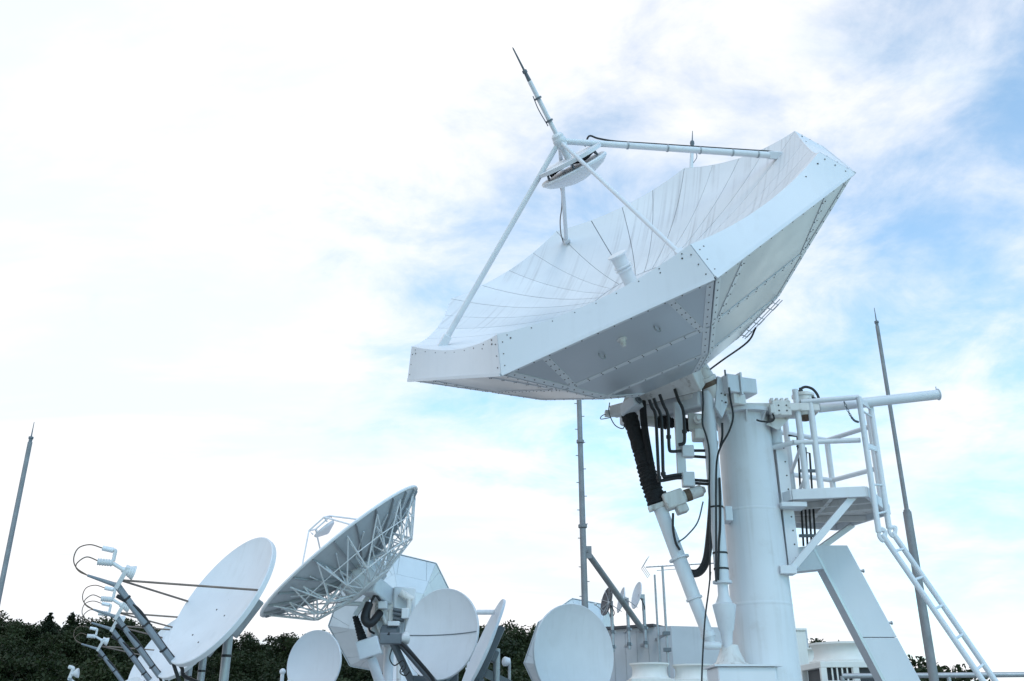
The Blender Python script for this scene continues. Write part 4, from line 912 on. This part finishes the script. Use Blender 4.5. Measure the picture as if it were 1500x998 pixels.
for k in range(NT):
    a = 2*PI*k/NT+0.13
    def tp(r, z): return LF.p(r, a, z)
    hubp = tp(0.24, -0.47); mid = tp(0.64, -0.38); tip = tp(0.95, LF.zs(0.95)-0.03); base_ = tp(0.24, LF.zs(0.24)-0.03); m_s = tp(0.52, LF.zs(0.52)-0.02); o_s = tp(0.8, LF.zs(0.8)-0.02); o_c = mid.lerp(tip, 0.5)
    tr = MB()
    for p0, p1 in ((hubp, mid), (mid, tip), (hubp, base_), (base_, mid), (mid, m_s), (mid, o_s), (hubp, m_s), (o_c, o_s)): tr.tube(p0, p1, 0.015, None, 6)
    tr.build('radial_truss', LATTICE, lt)
    a2 = 2*PI*(k+1)/NT+0.13
    for p0, p1, r_b in ((mid, LF.p(0.64, a2, -0.38), 0.013), (o_c, LF.p(0.95, a2, LF.zs(0.95)-0.03).lerp(LF.p(0.64, a2, -0.38), 0.5), 0.011), (hubp, LF.p(0.64, a2, -0.38), 0.012), (hubp, LF.p(0.24, a2, -0.47), 0.024), (m_s, LF.p(0.85, (a+a2)/2, LF.zs(0.85)-0.03), 0.016), (mid, LF.p(0.93, a2, LF.zs(0.93)-0.03), 0.017)):
        MB().tube(p0, p1, r_b, None, 6).build('ring_brace', LATTICE, lt)
hb_ = MB(); hb_.lathe(LF.p(0, 0, -0.24), -n, [(0, 0.24*R), (0.2*R, 0.25*R), (0.24*R, 0.24*R), (0.25*R, 0.1*R)], 8); hb_.build('hub_box', LATTICE, lt, smooth=False)
subc = LF.p(0, 0, 0.30); MB().lathe(subc, -n, [(0, 0.02), (0, 0.13*R), (0.05, 0.12*R), (0.15, 0.03)], 18).build('subreflector', LATTICE, lt)
MB().lathe(LF.p(0, 0, -0.25), n, [(0, 0.2), (0.1*R, 0.16), (0.25*R, 0.16), (0.255*R, 0.24), (0.28*R, 0.24)], 14).build('feed_horn', LATTICE, lt)
for k in range(4):
    a = PI/2*k+0.5; q0 = LF.p(0.72, a, LF.zs(0.72)); q1 = LF.p(0.15, a, 0.37); q2 = LF.p(0.14, a, 0.31)
    MB().path([q0, q1, q2], 0.02, 6, 1, False).build('feed_leg', LATTICE, lt)
    MB().tube(q1, LF.p(0.15, a+PI/2, 0.37), 0.02, None, 6).build('feed_ring_bar', LATTICE, lt)
hp = LF.p(0, 0, -0.49); yl = 22
cx_ = at(570, 950, yl)
MB().bar(hp+n*0.1, at(572, 880, yl), 0.38, 0.4).build('mount_head', WHITE, lt, bevel=0.04)
for (px, py, hx_, hy_, hz_, mt) in ((565, 897, 0.30, 0.25, 0.22, GRIMY), (590, 885, 0.25, 0.2, 0.35, WHITE), (580, 905, 0.22, 0.22, 0.16, GRIMY), (558, 918, 0.26, 0.25, 0.24, WHITE), (572, 935, 0.3, 0.25, 0.14, GRIMY), (586, 920, 0.14, 0.2, 0.2, WHITE)):
    MB().box(at(px, py, yl-0.1), (V((0.94, 0.34, 0)), V((-0.34, 0.94, 0)), Z_), (hx_, hy_, hz_)).build('mount_box', mt, lt, bevel=0.03)
for (xa, ya_, xb, yb_2, rr_) in ((552, 880, 566, 915, 0.05), (600, 878, 596, 925, 0.06), (586, 868, 604, 880, 0.09), (548, 908, 566, 948, 0.035), (584, 940, 584, 1000, 0.05), (597, 926, 575, 945, 0.04)):
    MB().tube(at(xa, ya_, yl-0.45), at(xb, yb_2, yl-0.4), rr_, None, 10).build('mount_pipe', GRIMY, lt)
for (px, py, hx_, hz_) in ((561, 887, 0.10, 0.08), (577, 914, 0.13, 0.05), (594, 899, 0.08, 0.11), (566, 941, 0.12, 0.06)):
    MB().box(at(px, py, yl-0.55), (X_, Y_, Z_), (hx_, 0.1, hz_)).build('junction_box', WHITE, lt, bevel=0.015)
for py in (893, 899, 906): MB().tube(at(576, py, yl-0.4), at(592, py+3, yl-0.4), 0.045).build('drive_shaft', STEEL, lt)
MB().lathe(at(560, 926, yl-0.4), V((1, -0.2, -0.15)), [(0, 0.16), (0.35, 0.16), (0.36, 0.1)], 14).build('drive_motor', STEEL, lt)
MB().lathe((cx_.x, yl, 0), Z_, [(0, 0.3), (0.04, 0.3), (0.05, 0.12), (at(570, 925, yl).z, 0.11)], 16).build('column', WHITE, lt)
MB().path([at(541, 884, 21.3), at(534, 905, 21.2), at(540, 914, 21.2), at(549, 908, 21.3), at(556, 898, 21.5)], 0.09, 10).build('flexible_hose', BLACK, lt)
MB().path([at(545, 878, 21.3), at(541, 900, 21.2), at(541, 922, 21.3), at(548, 928, 21.5)], 0.025, 8).build('control_cable', BLACK, lt)
MB().path([at(545, 879, 21.2), at(550, 872, 21.2), at(557, 880, 21.2)], 0.03, 8).build('control_cable', BLACK, lt)
b0_, b1_ = at(520, 902, 21.4), at(533, 943, 21.5)
jb = MB(); jb.lathe(b0_, b1_-b0_, [((b1_-b0_).length*i/20, 0.055+0.05*i/20+(0.012 if i % 2 else 0)) for i in range(21)], 12); jb.build('jack_bellows', FABRIC, lt)
MB().bar(LF.p(0.24, PI*0.2, -0.47), b0_, 0.1, 0.1).build('jack_lug', WHITE, lt)
MB().tube(at(500, 884, 21.2), at(530, 885, 21.4), 0.05).build('jack_arm', LATTICE, lt)
MB().box(at(541, 950, 21.5), (V((0.95, 0, 0.3)), Y_, V((-0.3, 0, 0.95))), (0.25, 0.2, 0.2)).build('jack_gearbox', WHITE, lt, bevel=0.03)
MB().tube(at(543, 962, 21.5), at(560, 1010, 21.8), 0.11).build('jack_tube', WHITE, lt)

# ================================================================== penthouse, fans, aerials
YC = 30.0
ph = thing('rooftop_penthouse', 'low grey rooftop plant room with a dark roof edge behind the column', 'building', (6, 33, 0))
k0 = at(983, 917, YC); kl = at(893, 923, YC+1.35); kr = at(1075, 919.5, YC+0.6); zr_ = k0.z
ptsP = [k0, V((kr.x+2.5, kr.y+0.75, 0)), V((kr.x+1.5, YC+7, 0)), V((kl.x-1.4, YC+7, 0)), V((kl.x-1.2, kl.y+0.8, 0))]
MB().slab([V((p.x, p.y, zr_)) for p in ptsP], Z_, zr_).build('wall', WALL, ph, smooth=False)
d1 = (ptsP[4]-k0); d1.z = 0; L1 = d1.length; d1.normalize(); nW = V((d1.y, -d1.x, 0)); nW = nW if nW.y < 0 else -nW
rfm = MB(); rfm.slab([V((p.x, p.y, zr_+0.09)) for p in (k0+d1*0.55+nW*0.12, ptsP[4]+nW*0.12, ptsP[3], ptsP[2])], Z_, 0.085); rfm.build('roof_edge', DARK, ph, smooth=False)
for i in range(1, 9): q = k0+d1*(L1*i/9); MB().bar(V((q.x, q.y, 0.01))+nW*0.004, V((q.x, q.y, zr_-0.02))+nW*0.004, 0.012, 0.008, nW).build('cladding_joint', GALV, ph)
def fan_unit(px, pyr, Y, r, label, grid=True):
    q = at(px, pyr, Y); h = 0.40; zb_ = q.z-h
    t = thing('cooling_fan_unit', label, 'cooling unit', (q.x, q.y, 0))
    MB().lathe((q.x, q.y, zb_), Z_, [(0, r*1.12), (0.03, r*1.12), (0.05, r*1.02), (0.12, r*0.95), (0.22, r*0.93), (0.30, r*0.96), (0.35, r*1.03), (0.36, r*1.08), (h, r*1.08), (h, r*1.0), (0.3, r*0.9), (0.1, r*0.9)], 40).build('fan_shroud', CREAM, t)
    w_ = r*1.16; MB().abox((q.x-w_, q.y-w_, zb_-0.12), (q.x+w_, q.y+w_, zb_)).build('top_frame', CREAM, t, bevel=0.01)
    MB().abox((q.x-w_+0.12, q.y-w_+0.12, 0.0), (q.x+w_-0.12, q.y+w_-0.12, zb_-0.12)).build('coil', LOUV, t, smooth=False)
    for i in range(3):
        for yy in (-w_, w_-0.1):
            x = q.x-w_+(2*w_-0.12)*i/2; MB().abox((x, q.y+yy, 0), (x+0.12, q.y+yy+0.1, zb_-0.12)).build('corner_post', CREAM, t)
    for i in range(1, 6):
        x = q.x-w_+0.12+(w_-0.1)*i/6; MB().abox((x, q.y-w_+0.03, zb_-1.4), (x+0.03, q.y-w_+0.06, zb_-0.12)).build('louvre_bar', CREAM, t)
    for i in range(4): z = zb_-0.4-0.3*i; MB().abox((q.x-w_+0.12, q.y-w_+0.02, z), (q.x, q.y-w_+0.05, z+0.03)).build('louvre_bar', CREAM, t)
    MB().lathe((q.x, q.y, zb_+0.12), Z_, [(0, 0.12), (0.08, 0.12), (0.1, 0.05)], 12).build('fan_hub', GALV, t)
    for i in range(5):
        a = 2*PI*i/5; d = V((math.cos(a), math.sin(a), 0)); x = d.cross(Z_); o_ = V((q.x, q.y, zb_+0.18))
        MB().slab([o_+d*0.1-x*0.08, o_+d*r*0.86-x*0.14+Z_*0.05, o_+d*r*0.86+x*0.14-Z_*0.05, o_+d*0.1+x*0.08], Z_, 0.01).build('fan_blade', GALV, t)
    return t
fan_unit(951, 972, 26, 0.48, 'cream cooling fan in front of the penthouse, beside the big plain dish')
fan_unit(1015, 974, 26, 0.50, 'cream cooling fan in front of the penthouse, next to the column')
fan_unit(1232, 943, 21, 0.62, 'cream cooling fan with louvred housing behind the slanting cable duct')
fan_unit(1186, 951, 25, 0.5, 'cream cooling fan close behind the right side of the column')
# plain white chimney block right of the column
MBc = thing('vent_stack', 'small white vent block rising beside the column and the fan', 'vent', (at(1170, 930, 24).x, 24, 0))
q = at(1169, 925, 24); MB().abox((q.x-0.12, 23.8, 0), (q.x+0.12, 24.2, q.z)).build('stack', CREAM, MBc, bevel=0.015); MB().abox((q.x-0.15, 23.77, q.z+0.001), (q.x+0.15, 24.23, q.z+0.05)).build('cap', CREAM, MBc)
# television aerial
YA = 28.3
ya = thing('television_aerial', 'long yagi aerial on a thin pole before the penthouse wall', 'aerial', (at(974, 990, YA).x, YA, 0))
am_ = at(972, 860, YA); topz = zpy(830, YA)
MB().tube((am_.x, YA, 0), (am_.x, YA, topz), 0.04, 0.035).build('pole', GALV, ya)
ba, bb_ = at(946, 831, YA), at(1050, 825, YA)
MB().tube(ba, bb_, 0.018).build('boom', GALV, ya)
for i in range(17): q = ba.lerp(bb_, 0.06+0.94*i/16); MB().tube(q-V((0.04, 0.22, 0.02)), q+V((0.04, 0.22, 0.05)), 0.008, None, 5).build('element', GALV, ya)
for s in (-1, 1):
    for w_ in (-0.25, 0, 0.25): MB().tube(ba+V((-0.1, w_, 0)), ba+V((0.08, w_, s*0.28)), 0.008, None, 5).build('reflector_rod', GALV, ya)
MB().tube(at(962, 836, YA), at(1000, 833, YA), 0.01).build('boom_brace', GALV, ya)
for py in (928, 952): MB().box(V((am_.x, YA, zpy(py, YA))), (X_, Y_, Z_), (0.1, 0.1, 0.05)).build('clamp', STEEL, ya)
MB().abox((am_.x-0.04, YA, zpy(930, YA)), (am_.x+0.04, YA+2.6, zpy(930, YA)+0.06)).build('wall_bracket', GALV, ya)
sp_ = thing('thin_pole', 'bare thin pole standing next to the television aerial', 'pole', (at(962, 990, YA+0.4).x, YA+0.4, 0))
q = at(961, 880, YA+0.4); MB().tube((q.x, q.y, 0), (q.x, q.y, zpy(842, YA+0.4)), 0.035, 0.03).build('pole', GALV, sp_); MB().abox((q.x-0.1, q.y-0.1, 0), (q.x+0.1, q.y+0.1, 0.02)).build('base_plate', GALV, sp_)
sp2 = thing('thin_pole', 'slender grey pole half hidden at the left edge of the column', 'pole', (at(1062, 990, 26).x, 26, 0))
q = at(1060, 850, 26); MB().tube((q.x, q.y, 0), (q.x, q.y, zpy(817, 26)), 0.04, 0.03).build('pole', MASTM, sp2); MB().box(V((q.x+0.06, q.y, zpy(882, 26))), (X_, Y_, Z_), (0.08, 0.08, 0.1)).build('box', FEEDM, sp2)
# small drum dish and guard frame between the dishes
dr = thing('drum_dish', 'tiny white drum dish on a bracket before the trees', 'satellite dish', (at(742, 985, 20).x, 20, 0))
q = at(739, 969, 20); MB().lathe(q, V((-0.9, -0.4, 0.1)), [(-0.12, 0.03), (-0.1, 0.08), (0.0, 0.095), (0.03, 0.07), (0.04, 0.01)], 16).build('drum', DISH, dr)
MB().tube(q+V((0.1, 0, 0)), V((q.x+0.1, 20, 0)), 0.03).build('pole', GALV, dr)
gf = thing('safety_barrier', 'small white pipe guard frame behind the edge on dish', 'railing', (at(694, 990, 22).x, 22, 0))
for px in (686, 694, 702):
    q = at(px, 950, 22); MB().tube((q.x, 22, 0), (q.x, 22, zpy(944, 22)), 0.03).build('post', WHITE, gf)
for py in (944, 953, 966, 980): MB().tube(at(682, py, 22), at(706, py, 22), 0.025).build('rail', WHITE, gf)
ws = thing('marker_post', 'small white capped post before the dark trees', 'post', (at(414, 990, 24).x, 24, 0))
q = at(414, 984, 24); MB().tube((q.x, 24, 0), (q.x, 24, q.z), 0.045).build('post', WHITE, ws); MB().ball(q, 0.075).build('cap', WHITE, ws)
# parapet and guard rail at the right
pw = thing('parapet_wall', 'low brown concrete parapet wall at the right roof edge', 'wall', (12, 19, 0))
MB().bar(V((6.5, 19.6, 0.55)), V((22, 16.8, 0.55)), 0.3, 1.1).build('wall', STONE, pw, smooth=False, bevel=0.02)
gr = thing('guard_rail', 'grey pipe guard rail along the parapet behind the ladder', 'railing', (12, 19, 1.1))
a, b = at(1338, 992, 16.2), at(1540, 981, 15.0); d = (b-a); a -= d*0.6; b += d*0.5
pwa, pwb = V((6.5, 19.6, 0)), V((22, 16.8, 0))
tl2 = 2.5
ra_, rb_2 = pwa.lerp(pwb, 0.0)+Z_*tl2, pwa.lerp(pwb, 1.0)+Z_*tl2
MB().tube(ra_, rb_2, 0.05).build('top_rail', GALV, gr); MB().tube(ra_-Z_*0.5, rb_2-Z_*0.5, 0.035).build('mid_rail', GALV, gr)
for i in range(9): q = pwa.lerp(pwb, i/8); MB().tube((q.x, q.y, 1.1), (q.x, q.y, tl2), 0.04).build('post', GALV, gr)
pw2 = thing('parapet_wall', 'grey concrete parapet wall behind the round dishes', 'wall', (-2, 44, 0))
MB().abox((-20, 44, 0), (10, 44.3, 1.2)).build('wall', STONE, pw2, smooth=False, bevel=0.02)

# ================================================================== trees
def leaf_cloud(centres, radii, per, size, seed, flat=0.6):
    rng = np.random.default_rng(seed); vs = []; 
    allv = []; allf = []; b = 0
    for (c_, r_) in zip(centres, radii):
        n_ = int(per*r_*r_)+20
        d = rng.normal(size=(n_, 3)); d /= np.linalg.norm(d, axis=1)[:, None]; d *= (rng.random(n_)**0.5)[:, None]*r_; d[:, 2] *= 0.75
        pc = np.array(c_)+d
        u = rng.normal(size=(n_, 3)); u /= np.linalg.norm(u, axis=1)[:, None]; w_ = rng.normal(size=(n_, 3)); w_[:, 2] *= flat
        w_ -= u*(u*w_).sum(1)[:, None]; w_ /= np.linalg.norm(w_, axis=1)[:, None]
        s = size*(0.6+0.8*rng.random(n_))[:, None]
        q = np.stack([pc-u*s, pc-w_*s*0.55, pc+u*s, pc+w_*s*0.55], 1).reshape(-1, 3)
        allv.append(q); f = np.arange(n_*4).reshape(-1, 4)+b; allf.append(f); b += n_*4
    return np.concatenate(allv), np.concatenate(allf)
def tree_variant(kind, seed, h):
    rng = random.Random(seed); cs = []; rs = []; trunk = MB()
    if kind == 'conifer':
        trunk.lathe((0, 0, -1.5), Z_, [(0, 0.28), (h*0.5, 0.18), (h+1.2, 0.03)], 8)
        n_ = 70
        for i in range(n_):
            t = (i+rng.random())/n_; z = h*(0.2+0.8*t); rad = (1-t)**0.8*h*0.20+0.15
            a = rng.random()*6.28; rr = rad*rng.uniform(0.35, 1.05); cs.append((math.cos(a)*rr, math.sin(a)*rr, z)); rs.append(0.38+0.55*(1-t)*rng.uniform(0.7, 1.3))
            if i % 3 == 0: trunk.tube((0, 0, z), (math.cos(a)*rr, math.sin(a)*rr, z-0.1), 0.04, 0.015, 5)
        for k in range(5): cs.append((rng.uniform(-.08, .08), rng.uniform(-.08, .08), h*(0.95+0.02*k))); rs.append(0.22)
        v, f = leaf_cloud(cs, rs, 230, 0.14, seed)
    else:
        trunk.lathe((0, 0, -1.5), Z_, [(0, 0.34), (h*0.35+1.5, 0.24), (h*0.75, 0.08)], 8)
        n_ = 58
        for i in range(n_):
            d = V((rng.gauss(0, 1), rng.gauss(0, 1), rng.gauss(0, 1))).normalized(); s_ = rng.uniform(0.45, 1.0)
            p = V((d.x*h*0.36*s_, d.y*h*0.36*s_, h*0.62+d.z*h*0.33*s_)); cs.append(tuple(p)); rs.append(rng.uniform(0.6, 1.25)*h/11)
            if i % 4 == 0: trunk.tube((0, 0, h*0.35), tuple(p), 0.07, 0.02, 5)
        v, f = leaf_cloud(cs, rs, 190, 0.15, seed)
    me = bpy.data.meshes.new('crown'); me.from_pydata(v.tolist(), [], f.tolist()); me.update(); me.materials.append(LEAF_DARK if kind == 'conifer' else LEAF_MID)
    tm = bpy.data.meshes.new('trunk'); tm.from_pydata([tuple(q) for q in trunk.v], [], trunk.f); tm.materials.append(BARK)
    return me, tm, h
VAR = {'conifer': [tree_variant('conifer', 10+i, 12) for i in range(3)], 'broadleaf': [tree_variant('broadleaf', 30+i, 11) for i in range(3)]}
cnt = 0
def tree(px, ptop, Y, kind, label, group):
    global cnt
    me, tm, h = VAR[kind][cnt % 3]; cnt += 1
    top = at(px, ptop, Y); gz = H(top.x, Y); sc_ = (top.z-gz)/(h*0.985)
    w_ = min(1.25, max(0.75, sc_)) if sc_ < 1.6 else 1.25
    o = bpy.data.objects.new(kind+'_tree', None); COL.objects.link(o); o.location = (top.x, Y, gz); o.rotation_euler = (0, 0, random.uniform(0, 6.28)); o.scale = (w_*random.uniform(.95, 1.15), w_*random.uniform(.95, 1.15), sc_)
    o['label'] = label; o['category'] = 'tree'; o['group'] = group
    for nm, mm in (('crown', me), ('trunk', tm)): link(bpy.data.objects.new(nm, mm), o)
GA, GB, GC_, GD = 'conifers on the hill', 'broadleaf trees on the hill', 'front trees on the slope', 'trees beyond the right roof edge'
LA = 'dark pointed conifer on the hill behind the offset dishes'; LB = 'rounded leafy tree on the hill behind the lattice dish'
LC = 'tree lower on the slope under the hilltop trees'; LD = 'leafy tree beyond the roof edge behind the slanting duct and mast'
def ridge(x):
    P = [(-150, 908), (0, 906), (60, 910), (100, 903), (150, 906), (215, 916), (300, 930), (350, 942), (400, 938), (440, 931), (500, 935), (600, 930), (690, 915), (720, 906), (750, 910), (772, 922), (800, 945), (900, 960)]
    for (a, ya_), (b, yb_) in zip(P, P[1:]):
        if a <= x <= b: return ya_+(yb_-ya_)*(x-a)/(b-a)
    return 960
def where(x):
    for lim, w_ in ((15, 'left of the slim mast'), (110, 'between the slim mast and the offset dish feeds'), (250, 'behind the offset dish feeds'), (395, 'behind the offset dish poles'), (500, 'behind the pale oval dish'), (680, 'behind the round dish with feed arms'), (2000, 'behind the edge on dish and drum dish')):
        if x < lim: return w_
for row, (y0, dpy, st0, st1) in enumerate(((105, 0, 26, 34), (118, 6, 30, 36), (90, 24, 38, 40), (78, 52, 46, 48))):
    x = -130
    while x < 800:
        con = x < 240; kind = 'conifer' if (con and random.random() < (0.15, 0.15, 0.1, 0.0)[row]) else 'broadleaf'
        lab = ('dark pointed conifer' if kind == 'conifer' else 'rounded leafy tree') + (' on the hilltop ', ' on the hilltop ', ' on the upper slope ', ' low on the slope ')[row] + where(x)
        tree(x+random.uniform(-8, 8), ridge(x)-5+dpy+random.uniform(-13, 11), y0+random.uniform(-5, 5), kind, lab, 'trees'+lab[lab.index(' on the') if ' on the' in lab else lab.index(' low'):])
        x += st0 if con else st1
for px, pt_, Y in ((1172, 934, 70), (1186, 924, 74), (1196, 938, 68), (1318, 955, 72), (1338, 950, 70), (1356, 962, 68), (1384, 980, 74), (1300, 962, 76), (1400, 990, 72), (1140, 945, 74)):
    tree(px, pt_, Y, 'broadleaf', 'leafy tree beyond the roof edge close to the right side of the column' if px < 1250 else LD, GD+(' by the column' if px < 1250 else ''))
